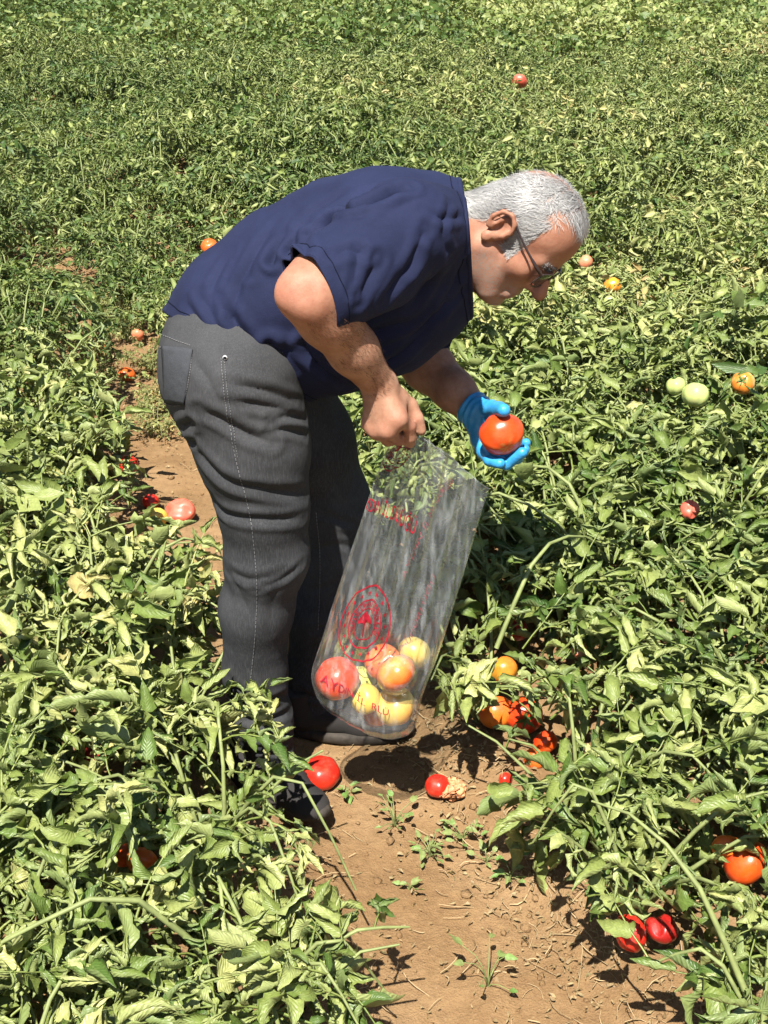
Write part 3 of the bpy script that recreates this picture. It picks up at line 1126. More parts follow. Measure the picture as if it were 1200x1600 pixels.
nR = unit(unit(el - shR) + np.array([-.10, .0, -.02]))
nL = unit(el2 - shL)
hb, hf, hn = P(258, 486, YC), P(520, 645, YC), P(400, 580, 2.06)
nH = unit(np.cross(hf - hb, hn - hb))
if nH[2] > 0: nH = -nH
nN = unit([.96, 0, .10]); nk = P(724, 372, 2.28)
shV, shF = S.mesh(1)
lines = [
    ([(486, 372), (458, 430), (441, 500), (448, 575)], .010, .013),
    ([(470, 378), (432, 440), (420, 500), (432, 560)], .007, .011),
    ([(445, 368), (415, 420), (398, 470)], .005, .010),
    ([(500, 345), (470, 360), (452, 392)], .006, .010),
    ([(340, 470), (372, 512), (402, 560), (425, 585)], .009, .013),
    ([(312, 458), (340, 508), (372, 556)], .006, .011),
    ([(405, 500), (420, 540), (445, 592)], .008, .012),
    ([(290, 470), (310, 500), (345, 540)], .004, .010),
    ([(398, 388), (388, 420), (392, 460)], .004, .010),
    ([(604, 310), (566, 326), (524, 345), (486, 366)], .020, .010),
    ([(640, 296), (606, 308), (570, 322)], .010, .010),
    ([(474, 372), (452, 392), (436, 420)], .014, .009),
    ([(455, 366), (432, 392), (420, 430), (416, 470)], .010, .009),
    ([(622, 300), (590, 322), (560, 340)], .006, .010),
    ([(660, 330), (690, 342), (722, 338)], .004, .008),
    ([(560, 470), (572, 440), (590, 405)], .006, .012),
    ([(548, 455), (556, 420), (560, 388)], .004, .010),
    ([(600, 470), (620, 440), (650, 400)], .006, .012),
    ([(640, 480), (670, 440), (700, 405)], .006, .011),
    ([(690, 470), (712, 440), (722, 410)], .005, .010),
    ([(620, 540), (670, 500), (715, 455)], .007, .012),
    ([(560, 580), (620, 555), (680, 500)], .007, .013),
    ([(520, 560), (580, 520), (640, 500)], .006, .013),
    ([(665, 355), (650, 385), (640, 420)], .004, .010),
    ([(520, 400), (545, 392), (575, 400)], .004, .010),
    ([(430, 350), (400, 395), (372, 450), (362, 520)], .006, .012),
    ([(360, 395), (335, 440), (330, 490)], .004, .011),
    ([(540, 300), (500, 325), (470, 350)], .005, .011),
    ([(452, 470), (470, 520), (500, 580)], .008, .011),
    ([(470, 540), (500, 570), (540, 600)], .007, .011),
    ([(700, 320), (690, 360), (700, 400)], .004, .009),
]
shV = creases(shV, shF, lines, .95, .9)
nn = vnormals(shV, shF)
shV = shV + nn * ((.009 * n3(shV, 7, 7, 7, 31) + .0030 * n3(shV, 22, 22, 22, 37))[:, None])
rx = shV @ np.array([.80, 0, .60]); rz = shV @ np.array([-.60, 0, .80])
rid = 1 - np.abs(2 * vnoise(rx * 30 + 3 * vnoise(rx * 9, rz * 7, 91), rz * 7 + shV[:, 1] * 9, 90) - 1)
shV = shV + nn * (.0030 * (rid ** 2.2 - .35) * np.clip(vnoise(rx * 6, rz * 6 + shV[:, 1] * 6, 92) * 2 - .4, 0, 1))[:, None]


def cloth(name, stops, scale_thr, rough, bstr, pos_scale=14, sheen=.0):
    m, nt, b = mat(name)
    v = posvec(nt)
    a = noise(nt, v, pos_scale, 4, .6)
    t = noise(nt, v, scale_thr, 2, .5)
    c = ramp(nt, a, stops)
    c = mixc(nt, .35, c, ramp(nt, t, [(.3, (.25, .25, .25)), (.7, (.8, .8, .8))]), 'OVERLAY')
    nt.links.new(c, b.inputs['Base Color'])
    b.inputs['Roughness'].default_value = rough
    b.inputs['Specular IOR Level'].default_value = .18
    b.inputs['Sheen Weight'].default_value = sheen
    w = noise(nt, v, 60, 5, .62)
    bump(nt, b, math_n(nt, 'ADD', math_n(nt, 'MULTIPLY', w, 1.0), math_n(nt, 'MULTIPLY', t, .25)), bstr, .006)
    return m, nt, b


M_SHIRT = cloth('navy_cotton', [(.3, (.0105, .0145, .041)), (.7, (.0165, .0215, .059))], 900, .85, .22, 10, .0)[0]
shirt = link('t_shirt', trim(npmesh('t_shirt', shV, shF), [
    (hemR, nR, lambda v: seg_dist(v, shR, shR + (el - shR) * 2)[0] < .105),
    (hemL, nL, lambda v: seg_dist(v, shL, shL + (el2 - shL) * 2)[0] < .105),
    (hb, nH, None),
    (nk, nN, lambda v: np.linalg.norm(v - nk) < .20)]), M_SHIRT, person)
def edge_loops(me):
    bm = bmesh.new(); bm.from_mesh(me)
    nb = {}
    for e_ in bm.edges:
        if e_.is_boundary:
            a_, b2 = e_.verts[0].index, e_.verts[1].index
            nb.setdefault(a_, []).append(b2); nb.setdefault(b2, []).append(a_)
    co = [np.array(v.co) for v in bm.verts]
    bm.free()
    seen, loops = set(), []
    for st_ in nb:
        if st_ in seen: continue
        loop = [st_]; seen.add(st_)
        while True:
            nx_ = [k for k in nb[loop[-1]] if k not in seen]
            if not nx_: break
            loop.append(nx_[0]); seen.add(nx_[0])
        if len(loop) > 30: loops.append(np.array([co[k] for k in loop]))
    return loops


SHBV = bvh_of(shV, shF)
M_SEAM = simple('navy_thread', (.006, .008, .020), .9, .1, 0, 200, .2)
for lp in edge_loops(shirt.data):
    c_ = lp.mean(0)
    for _ in range(3): lp = (np.roll(lp, 1, 0) + lp * 2 + np.roll(lp, -1, 0)) / 4
    lp = lp[::3]
    neck = np.linalg.norm(c_ - nk) < .09
    V_, F_ = tube(lp, .0055 if neck else .0022, 6, True)
    link('collar' if neck else 'hem', npmesh('hem', V_, F_), M_SHIRT, shirt)
    # the line of stitching a little way in from the edge
    if np.linalg.norm(c_ - hemR) < .09: inn = -nR
    elif neck: inn = -nN
    else: inn = -nH
    q_ = []
    for p_ in lp:
        r_ = SHBV.find_nearest(Vector(p_ + inn * .019))
        q_.append(np.array(r_[0]) + np.array(r_[1]) * .0026)
    V_, F_ = tube(np.array(q_), .0009, 4, True)
    link('hem_stitch', npmesh('hem_stitch', V_, F_), M_SEAM, shirt)
so = shirt.modifiers.new('thickness', 'SOLIDIFY'); so.thickness = .0022; so.offset = 1

# ---- jeans
J = Field((-.46, 1.94, .03), (.12, 2.62, 1.10), .0040)
J.chain([P(338, 520, YC), P(345, 575, YC)], [.090, .095], .03, 1.55)
J.ell(P(338, 580, 2.18), (.098, .10, .125), .04)
J.ell(P(345, 580, 2.38), (.098, .10, .125), .04)
LEG_R = [P(368, 590, 2.16), P(395, 700, 2.145), P(411, 790, 2.14), P(417, 868, 2.14), P(401, 950, 2.15), P(398, 1050, 2.165), P(408, 1120, 2.175), P(424, 1185, 2.185)]
J.chain(LEG_R, [.121, .099, .079, .073, .065, .059, .057, .050], .03)
LEG_L = [P(410, 600, 2.39), P(470, 690, 2.41), P(510, 790, 2.425), P(518, 850, 2.43), P(505, 950, 2.43), P(497, 1050, 2.42), P(500, 1130, 2.40)]
J.chain(LEG_L, [.125, .104, .088, .083, .072, .064, .058], .03)
aR, aL = LEG_R[-1], LEG_L[-1]
jV, jF = J.mesh(2)
jl = [
    ([(345, 880), (372, 915), (392, 965)], .005, .010),
    ([(440, 900), (425, 940), (420, 990)], .004, .010),
    ([(360, 1060), (385, 1085), (420, 1100)], .006, .008),
    ([(300, 560), (330, 600), (345, 640)], .004, .010),
    ([(470, 880), (440, 905), (400, 918)], .008, .008),
    ([(312, 640), (345, 655), (390, 680), (425, 690)], .010, .011),
    ([(300, 690), (330, 730), (365, 756), (440, 768), (475, 772)], .009, .012),
    ([(330, 770), (345, 795), (370, 808), (430, 812), (472, 808)], .009, .010),
    ([(355, 600), (400, 608), (440, 620), (468, 632)], .009, .010),
    ([(360, 625), (410, 632), (450, 642), (474, 652)], .008, .010),
    ([(420, 655), (450, 652), (475, 655)], .007, .008),
    ([(420, 670), (450, 672), (476, 680)], .006, .008),
    ([(255, 650), (275, 672), (300, 660)], .009, .010),
    ([(262, 668), (285, 690), (305, 690)], .006, .009),
    ([(345, 880), (390, 905), (445, 895)], .009, .010),
    ([(362, 1085), (400, 1098), (446, 1085)], .008, .009),
    ([(372, 1120), (410, 1128), (452, 1112)], .009, .009),
    ([(385, 1150), (420, 1152), (455, 1142)], .010, .008),
    ([(390, 1172), (430, 1176), (452, 1170)], .008, .007),
    ([(500, 800), (530, 812), (560, 820)], .006, .009),
    ([(495, 860), (520, 850), (555, 855)], .006, .009),
    ([(490, 920), (515, 915), (540, 900)], .006, .009),
    ([(490, 985), (510, 980), (530, 990)], .006, .009),
    ([(470, 1080), (495, 1090), (520, 1080)], .008, .009),
]
jl = [(p_, a_ * (.55 if p_[0][1] > 840 and p_[0][1] < 1080 else 1), w_) for p_, a_, w_ in jl]
jV = creases(jV, jF, jl, .70, .95)
nn = vnormals(jV, jF)
jV = jV + nn * ((.006 * n3(jV, 7, 7, 7, 51) + .0010 * n3(jV, 24, 24, 28, 57))[:, None])
M_JEAN, jn, jb = cloth('charcoal_denim', [(.28, (.022, .023, .025)), (.5, (.034, .035, .038)), (.75, (.052, .053, .057))], 700, .9, .16, 8, .0)
jv = posvec(jn); jm = N(jn, 'ShaderNodeMapping'); jn.links.new(jv, jm.inputs[0]); jm.inputs['Scale'].default_value = (1, 1, .10)
streak = noise(jn, jm.outputs[0], 520, 2, .6); fade = noise(jn, jv, 5, 2, .5)
jc = jb.inputs['Base Color'].links[0].from_socket
jc = mixc(jn, math_n(jn, 'MULTIPLY', ramp(jn, streak, [(.45, (0, 0, 0)), (.7, (1, 1, 1))]), .40), jc, (.085, .087, .093))
jc = mixc(jn, math_n(jn, 'MULTIPLY', ramp(jn, fade, [(.45, (0, 0, 0)), (.7, (1, 1, 1))]), .30), jc, (.070, .072, .078))
jn.links.new(jc, jb.inputs['Base Color'])
jeans = link('jeans', trim(npmesh('jeans', jV, jF), [
    (aR + np.array([0, 0, -.012]), unit([.15, 0, -.99]), lambda v: np.linalg.norm(v - aR) < .16),
    (aL + np.array([0, 0, -.030]), np.array([0, 0, -1.0]), lambda v: np.linalg.norm(v - aL) < .16)]), M_JEAN, person)
so = jeans.modifiers.new('thickness', 'SOLIDIFY'); so.thickness = .002; so.offset = 1
M_STITCH = simple('grey_stitch', (.17, .17, .175), .8, .2, 0, 300, .3)
M_POCKET = cloth('pocket_denim', [(.3, (.032, .035, .040)), (.7, (.054, .058, .066))], 700, .9, .35, 12, .0)[0]
M_RIVET = simple('steel_rivet', (.6, .6, .6), .5, .5, .2, 50, .1)
jb_ = bvh_of(jV, jF)


def on_jeans(pts, lift=.0028, n=24):
    out = []
    for p in spline(np.array([(a, b, 0) for a, b in pts]), n)[:, :2]:
        h = hit(jb_, *p)
        if h is not None: out.append(h[0] + h[1] * lift)
    return np.array(out)


def stitch(name, pts, parent, r=.0007, n=26, dashes=False):
    q = on_jeans(pts, .0030, n)
    A = Acc()
    if dashes:
        for i in range(0, len(q) - 1): A.tube([q[i], q[i] * .35 + q[i + 1] * .65], r, 4)
    else: A.tube(q, r, 4)
    return link(name, A.mesh(name), M_STITCH, parent)


# back pocket: a patch of cloth sewn on
A = Acc()
us, vs = 10, 12
grid = []
pc = [(256, 541), (303, 546), (290, 632), (260, 628)]
okp = True
for j in range(vs + 1):
    for i in range(us + 1):
        s_, t_ = i / us, j / vs
        x = (pc[0][0] * (1 - s_) + pc[1][0] * s_) * (1 - t_) + (pc[3][0] * (1 - s_) + pc[2][0] * s_) * t_
        y = (pc[0][1] * (1 - s_) + pc[1][1] * s_) * (1 - t_) + (pc[3][1] * (1 - s_) + pc[2][1] * s_) * t_
        h = hit(jb_, x, y)
        grid.append(None if h is None else h[0] + h[1] * .0034)
gi = {}
GV = []
for k, g in enumerate(grid):
    if g is not None: gi[k] = len(GV); GV.append(g)
GF = []
for j in range(vs):
    for i in range(us):
        a = j * (us + 1) + i
        q = (a, a + 1, a + us + 2, a + us + 1)
        if all(k in gi for k in q): GF.append([gi[k] for k in q])
if GF:
    pk = link('back_pocket', npmesh('back_pocket', np.array(GV), np.array(GF)), M_POCKET, jeans)
    so = pk.modifiers.new('thickness', 'SOLIDIFY'); so.thickness = .002
stitch('pocket_stitch', [(252, 543), (278, 546), (302, 547)], jeans, .0010, 16, True)
stitch('pocket_stitch', [(302, 546), (297, 590), (289, 631)], jeans, .0010, 24, True)
stitch('pocket_stitch', [(255, 628), (272, 633), (289, 631)], jeans, .0010, 14, True)
stitch('side_seam', [(346, 560), (350, 610), (358, 660), (372, 730), (390, 800), (399, 870), (402, 930), (398, 1000), (392, 1060)], jeans, .0008, 90, True)
stitch('side_seam', [(351, 562), (355, 610), (363, 660), (372, 715)], jeans, .0007, 40, True)
stitch('yoke_seam', [(251, 522), (275, 532), (300, 541)], jeans, .0008, 16, True)
stitch('inner_seam', [(494, 800), (500, 860), (500, 920), (497, 985)], jeans, .0008, 36, True)
rv = on_jeans([(352, 560), (353, 561)], .004, 2)
if len(rv):
    A = Acc(); A.tube([rv[0], rv[0] + np.array([0, -.003, .0005])], [.0045, .003], 8); link('rivet', A.mesh('rivet'), M_RIVET, jeans)

# ---- shoes
M_SHOE = None
def shoe_material():
    m, nt, b = mat('black_knit')
    v = objvec(nt)
    mp = N(nt, 'ShaderNodeMapping'); nt.links.new(v, mp.inputs[0]); mp.inputs['Scale'].default_value = (1, 1, 1)
    w = N(nt, 'ShaderNodeTexWave'); w.inputs['Scale'].default_value = 170; w.inputs['Distortion'].default_value = .4; nt.links.new(mp.outputs[0], w.inputs[0])
    c = ramp(nt, w.outputs['Fac'], [(.2, (.006, .006, .0065)), (.8, (.020, .020, .022))])
    nt.links.new(mixc(nt, math_n(nt, 'MULTIPLY', noise(nt, v, 40), .35), c, (.05, .038, .028)), b.inputs['Base Color'])
    b.inputs['Roughness'].default_value = .85
    bump(nt, b, w.outputs['Fac'], .3, .0012)
    return m
M_SHOE = shoe_material()
M_SOLE = simple('dusty_rubber_sole', (.040, .033, .027), .8, .3, 0, 60, .5, .3, .002)


def shoe(heel, toe, label):
    h2 = np.array(heel); t2 = np.array(toe)
    f = unit(np.array([t2[0] - h2[0], t2[1] - h2[1], 0])); s = np.array([-f[1], f[0], 0])
    z0 = float(max(gh(h2[0], h2[1]), gh(t2[0], t2[1]))) - .004
    L = .285
    Fd = Field((-.07, -.08, -.01), (.30, .08, .17), .004)
    Fd.chain([(.022, 0, .045), (.10, .004, .047), (.17, .006, .036), (.222, 0, .030)], [.036, .037, .040, .032], .02, 1.05)
    Fd.ell((.235, 0, .030), (.048, .043, .026), .02)
    Fd.chain([(.028, 0, .06), (.020, 0, .115)], [.040, .043], .02)
    Fd.cut((0, 0, .021), (0, 0, -1)); Fd.cut((0, 0, .118), (-.15, 0, .99))
    V, Fq = Fd.mesh(2)
    R = np.stack([f, s, [0, 0, 1]], 1)
    o = link('shoe', npmesh('shoe', V, Fq), M_SHOE, person)
    Mw = Matrix(R.tolist()).to_4x4(); Mw.translation = Vector((h2[0], h2[1], z0))
    o.matrix_basis = Mw
    # sole: outline swept up, with a rounded toe spring
    n = 40
    V = []; ring = []
    for lev, (gz, gr) in enumerate(((0, -.003), (.006, .003), (.020, .004), (.0265, 0.0))):
        for k in range(n):
            a = 2 * math.pi * k / n
            x = .125 + .158 * math.cos(a)
            w = (.041 + .006 * math.sin((x) * 16 - .6)) * (abs(math.sin(a)) ** .75)
            y = math.copysign(w, math.sin(a)) + .004
            up = .014 * max(0, (x - .21) / .07) ** 2
            V.append((x + gr * math.cos(a), y + gr * math.copysign(1, math.sin(a)) * min(1, abs(math.sin(a)) * 3), gz + up))
    Fs = []
    for l in range(3):
        for k in range(n): Fs.append((l * n + k, l * n + (k + 1) % n, (l + 1) * n + (k + 1) % n, (l + 1) * n + k))
    V += [(.125, 0, .0), (.125, 0, .0265)]
    T = [(k, len(V) - 2, (k + 1) % n) for k in range(n)] + [(3 * n + k, 3 * n + (k + 1) % n, len(V) - 1) for k in range(n)]
    so_ = bpy.data.objects.new('sole', npmesh('sole', np.array(V), [np.array(Fs), np.array(T)])); so_.data.materials.append(M_SOLE)
    COL.objects.link(so_); so_.parent = o
    # laces across the instep
    A = Acc()
    for q in range(4):
        x = .105 + .022 * q; zt = .085 - .012 * q
        A.tube(spline([(x, -.026, zt - .018), (x + .004, 0, zt + .001), (x + .002, .026, zt - .018)], 7), .0028, 5)
    la = bpy.data.objects.new('lace', A.mesh('lace')); la.data.materials.append(M_SHOE); COL.objects.link(la); la.parent = o
    return o


shoe((-.330, 2.225), (-.13, 2.045), 'near')
shoe((-.215, 2.385), (.065, 2.355), 'far')

# ---- spectacles
M_FRAME = simple('dark_frame', (.030, .020, .020), .3, .5, .0, 40, .2)
ml, lnt, lb = mat('tinted_lens')
lv = noise(lnt, objvec(lnt), 6)
lnt.links.new(ramp(lnt, lv, [(.3, (.05, .045, .045)), (.7, (.09, .08, .08))]), lb.inputs['Base Color'])
lb.inputs['Roughness'].default_value = .05; lb.inputs['Transmission Weight'].default_value = .45
def rim_pts(sd, n=26, inset=0.0):
    out = []
    for k in range(n):
        a = 2 * math.pi * k / n
        ex = .028 - inset; ez = .0185 - inset
        c, s_ = math.cos(a), math.sin(a)
        yy = sd * .034 + ex * math.copysign(abs(c) ** .6, c)
        zz = -.017 + ez * math.copysign(abs(s_) ** .6, s_)
        out.append(hp(.1085 - 1.6 * (abs(yy) - .01) ** 2 * (abs(yy) > .01) * 2.2, yy, zz))
    return np.array(out)
A = Acc()
for sd in (-1, 1):
    V, F = tube(rim_pts(sd), .0016, 6, True); A.add(V, F)
    A.tube(spline([hp(.098, sd * .061, -.006), hp(.080, sd * .0745, -.002), hp(.040, sd * .083, .004), hp(.004, sd * .0875, .012), hp(-.014, sd * .088, .018), hp(-.030, sd * .085, .008)], 22), np.concatenate([np.full(6, .0030), np.full(16, .0021)]), 6)
A.tube(spline([hp(.106, -.008, -.010), hp(.112, 0, -.006), hp(.106, .008, -.010)], 8), .0017, 6)
spec = link('spectacles', A.mesh('spectacles'), M_FRAME, person)
for sd in (-1, 1):
    r = rim_pts(sd, 26, .001); c = r.mean(0)
    V = np.vstack([r, c[None]]); T = np.array([(k, (k + 1) % 26, 26) for k in range(26)])
    link('lens', npmesh('lens', V, T, smooth=False), ml, spec)

# ---- hair: short grey strands on the scalp, thin on the crown
hn = vnormals(bodyV, bodyF)
sel = onhead & (np.linalg.norm(loc, axis=1) < .16)
q = np.where(sel)[0]
X_, Y_, Z_ = lx[q], np.abs(ly[q]), lz[q]
dens = np.zeros(len(q))
line = .072 - 0.25 * np.maximum(0, X_ - .04)                      # height of the front hairline
side = (Z_ > .020 + np.clip((X_ - .012) * 1.1, -1.0, .07)) & (X_ < .085)
backm = (X_ < -.022) & (Z_ > -.022 + np.clip((X_ + .05) * .9, -.02, .05))
top = Z_ > .062
burn = (np.abs(X_ - .026) < .015) & (Z_ > -.036) & (Z_ < .06) & (Y_ > .05)
dens[side | backm | top | burn] = 1.0
fore = (X_ > .046) & (Z_ < .083)
dens[fore] = 0
temple = (X_ > .040) & (Z_ < .058)
dens[temple & ~burn] = 0
bald = np.exp(-(((X_ + .048) / .050) ** 2 + (Y_ / .046) ** 2) ** 1.4) * (Z_ > .005)
reced = np.exp(-(((X_ - .050) / .026) ** 2 + ((Y_ - .040) / .024) ** 2)) * (Z_ > .03)
dens[(X_ > .022) & (Y_ > .026) & (Z_ < .088) & ~burn & (Z_ > .03)] *= .12
dens *= np.clip(1 - .95 * bald - .80 * reced, 0.02, 1)
earm = (np.linalg.norm(np.stack([X_ + .010, (Y_ - .08), Z_ + .012], 1) / np.array([.030, .05, .040]), axis=1) < 1)
dens[earm] = 0
hm = np.zeros(len(bodyV), dtype=np.float32); hm[q] = dens
at_ = body.data.attributes.new('hairy', 'FLOAT', 'POINT'); at_.data.foreach_set('value', hm)
hr = np.random.default_rng(5)
NS = 30000
cum = np.cumsum(dens); pick = np.searchsorted(cum, hr.random(NS) * cum[-1])
HV = []; HFc = []; HT = []
for c_, k in enumerate(pick):
    i = q[k]
    p0 = bodyV[i] + hr.normal(0, .0014, 3); n_ = hn[i]
    x, y, z = loc[i]
    if x > .035 and z > .06: comb = HF * .75 - HU * .35 + HL * (.35 * np.sign(y))      # fringe falls forward
    elif z > .07: comb = HF * (.2 if x > 0 else -.6) + HL * (.55 * np.sign(y)) - HU * .25
    else: comb = -HF * .62 - HU * .62
    comb = comb + hr.normal(0, .26, 3) + .35 * np.sin(loc[i] * 95)[[1, 2, 0]]
    comb = unit(comb - n_ * (comb @ n_))
    L = hr.uniform(.012, .023) * (1.25 if (x > .035 and z > .06) else 1.0) * (.5 if z < -.01 and x > 0 else 1)
    lift = hr.uniform(.10, .34)
    sdv = unit(np.cross(n_, comb)) * hr.uniform(.00022, .00042)
    a = p0 - n_ * .001; b_ = p0 + comb * L * .5 + n_ * L * lift * .55; c2 = p0 + comb * L + n_ * L * lift * .35
    o = len(HV)
    HV += [a - sdv, a + sdv, b_ - sdv * .9, b_ + sdv * .9, c2]
    HFc.append((o, o + 1, o + 3, o + 2)); HT.append((o + 2, o + 3, o + 4))
tn = np.repeat(hr.random(NS), 5)
mh, hnt, hb_ = mat('grey_hair')
at = N(hnt, 'ShaderNodeAttribute', attribute_name='tint').outputs['Fac']
hnt.links.new(ramp(hnt, at, [(0, (.20, .197, .193)), (.35, (.33, .326, .32)), (1, (.48, .475, .468))]), hb_.inputs['Base Color'])
hb_.inputs['Roughness'].default_value = .45
hair = link('hair', npmesh('hair', np.array(HV), [np.array(HFc), np.array(HT)], attrs={'tint': tn}), mh, person)
# eyebrows
HV = []; HFc = []; HT = []
bq = np.where(onhead & (np.abs(lz - .006) < .007) & (lx > .068) & (np.abs(ly) > .012) & (np.abs(ly) < .052))[0]
for i in hr.choice(bq, 320):
    n_ = hn[i]; comb = unit(HL * np.sign(loc[i][1]) + HU * .2 + hr.normal(0, .25, 3)); L = hr.uniform(.006, .011)
    p0 = bodyV[i]; sdv = unit(np.cross(n_, comb)) * .0005; o = len(HV)
    HV += [p0 - sdv, p0 + sdv, p0 + comb * L * .5 + n_ * .002 - sdv, p0 + comb * L * .5 + n_ * .002 + sdv, p0 + comb * L + n_ * .002]
    HFc.append((o, o + 1, o + 3, o + 2)); HT.append((o + 2, o + 3, o + 4))
link('eyebrows', npmesh('eyebrows', np.array(HV), [np.array(HFc), np.array(HT)], attrs={'tint': np.full(len(HV), .25)}), mh, person)

# fine hair on the forearms
HV = []; HFc = []; HT = []
tA = ((bodyV - E2) @ fa) / (fa @ fa); dA = np.linalg.norm(bodyV - E2 - tA[:, None] * fa, axis=1)
aq = np.where((tA > .0) & (tA < .96) & (dA < .07) & (bodyV[:, 1] < 2.12) & (hn[:, 2] > -.55))[0]
for i in hr.choice(aq, 2200):
    n_ = hn[i]; comb = unit(unit(fa) * .7 + np.array([.5, -.1, -.2]) + hr.normal(0, .35, 3)); comb = unit(comb - n_ * (comb @ n_) * .8); L = hr.uniform(.006, .013)
    p0 = bodyV[i] + hr.normal(0, .0014, 3); sdv = unit(np.cross(n_, comb)) * .00019; o = len(HV)
    HV += [p0 - sdv, p0 + sdv, p0 + comb * L * .5 + n_ * .0014 - sdv, p0 + comb * L * .5 + n_ * .0014 + sdv, p0 + comb * L + n_ * .0012]
    HFc.append((o, o + 1, o + 3, o + 2)); HT.append((o + 2, o + 3, o + 4))
link('arm_hair', npmesh('arm_hair', np.array(HV), [np.array(HFc), np.array(HT)]), simple('brown_arm_hair', (.10, .05, .03), .6, .3), person)

# ---- blue glove on the far hand
G = Field(np.min([W2, P(745, 600, 2.4), P(740, 740, 2.2)], 0) - .06, np.max([P(830, 740, 2.45), P(830, 600, 2.5), W2], 0) + .06, .0027)
hand(G, W2, .0275, GL, GRAD, TH_L, [.0170, .0150, .0140, .0120], .0010)
back = unit(ARM_L[1] - W2)
cuff = W2 + back * .012
G.chain([W2 + back * .035, W2], [.0345, .0315], .01)
G.cut(cuff, back)
gV, gF = G.mesh(1)
gV, gF = drop_cap(gV, gF, cuff, back, .0022)
ax = -back
tt = (gV - cuff) @ ax
gn = vnormals(gV, gF)
gV = gV + gn * (.0011 * np.sin(tt * 420 + 6 * n3(gV, 40, 40, 40, 3)) * np.exp(-(tt / .045) ** 2))[:, None]
mg, gnt, gb = mat('blue_nitrile')
gnt.links.new(ramp(gnt, noise(gnt, posvec(gnt), 60), [(.3, (.020, .230, .520)), (.7, (.050, .330, .640))]), gb.inputs['Base Color'])
gb.inputs['Roughness'].default_value = .38
bump(gnt, gb, noise(gnt, posvec(gnt), 220, 4), .25, .003)
glove = link('glove', npmesh('glove', gV, gF), mg, person)

# ------------------------------------------------------------------ tomatoes
LOOKS = {  # two skin colours and how they are spread
    'red': ((.62, .030, .012), (.50, .018, .010)), 'redorange': ((.70, .095, .010), (.62, .042, .008)), 'orange': ((.72, .20, .018), (.66, .11, .016)),
    'yelloworange': ((.74, .34, .03), (.70, .17, .02)), 'yellow': ((.66, .40, .04), (.60, .44, .08)), 'palegreen': ((.50, .56, .20), (.42, .50, .16)),
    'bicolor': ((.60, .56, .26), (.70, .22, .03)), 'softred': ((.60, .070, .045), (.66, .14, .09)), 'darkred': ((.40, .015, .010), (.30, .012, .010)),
    'pink': ((.62, .16, .08), (.58, .26, .14)), 'pinkred': ((.64, .055, .022), (.68, .14, .03)), 'redgreen': ((.66, .11, .02), (.60, .24, .04)),
    'orangegreen': ((.66, .26, .03), (.46, .44, .08)), 'yellowgreen': ((.62, .54, .10), (.50, .52, .12)), 'ochre': ((.68, .27, .035), (.56, .38, .08)),
    'held': ((.70, .070, .010), (.66, .050, .010))}
MT = {}


def tomato_material(look):
    if look in MT: return MT[look]
    a, b_ = LOOKS[look]
    m, nt, b = mat('tomato_' + look)
    v = objvec(nt)
    oi = nt.nodes.new('ShaderNodeObjectInfo').outputs['Random']
    sep = N(nt, 'ShaderNodeSeparateXYZ'); nt.links.new(v, sep.inputs[0])
    nz = N(nt, 'ShaderNodeTexNoise', noise_dimensions='4D'); nz.inputs['Scale'].default_value = 22; nz.inputs['Detail'].default_value = 3
    nt.links.new(v, nz.inputs['Vector']); nt.links.new(math_n(nt, 'MULTIPLY', oi, 40), nz.inputs['W'])
    f = math_n(nt, 'ADD', math_n(nt, 'MULTIPLY', nz.outputs['Fac'], 1.6), math_n(nt, 'MULTIPLY', sep.outputs[2], 9.0))
    c = mixc(nt, ramp(nt, f, [(.55, (0, 0, 0)), (1.0, (1, 1, 1))]), a, b_)
    sc = N(nt, 'ShaderNodeAttribute', attribute_name='scar').outputs['Fac']            # corky rays round the blossom end
    nf = noise(nt, v, 110, 4, .7)
    c = mixc(nt, math_n(nt, 'MULTIPLY', sc, ramp(nt, nf, [(.35, (0, 0, 0)), (.6, (1, 1, 1))])), c, (.66, .40, .12))
    fl = noise(nt, v, 320, 2, .5)
    c = mixc(nt, ramp(nt, fl, [(.70, (0, 0, 0)), (.78, (.5, .5, .5))]), c, (.50, .30, .14))
    du = noise(nt, posvec(nt), 45, 4, .65)
    c = mixc(nt, math_n(nt, 'MULTIPLY', ramp(nt, du, [(.5, (0, 0, 0)), (.72, (1, 1, 1))]), .16), c, (.40, .28, .16))
    nt.links.new(c, b.inputs['Base Color'])
    b.inputs['Roughness'].default_value = .30 if look not in ('softred', 'pink') else .42
    b.inputs['Specular IOR Level'].default_value = .5
    b.inputs['Subsurface Weight'].default_value = .10; b.inputs['Subsurface Radius'].default_value = (.02, .006, .003); b.inputs['Subsurface Scale'].default_value = .3
    bump(nt, b, math_n(nt, 'ADD', nz.outputs['Fac'], math_n(nt, 'MULTIPLY', nf, .10)), .18, .004)
    MT[look] = m
    return m


M_CALYX = simple('calyx_green', (.10, .16, .04), .7, .3, 0, 60, .3)
M_FLESH = simple('torn_tomato_flesh', (.55, .10, .05), .35, .5, 0, 90, .5, .5, .004)


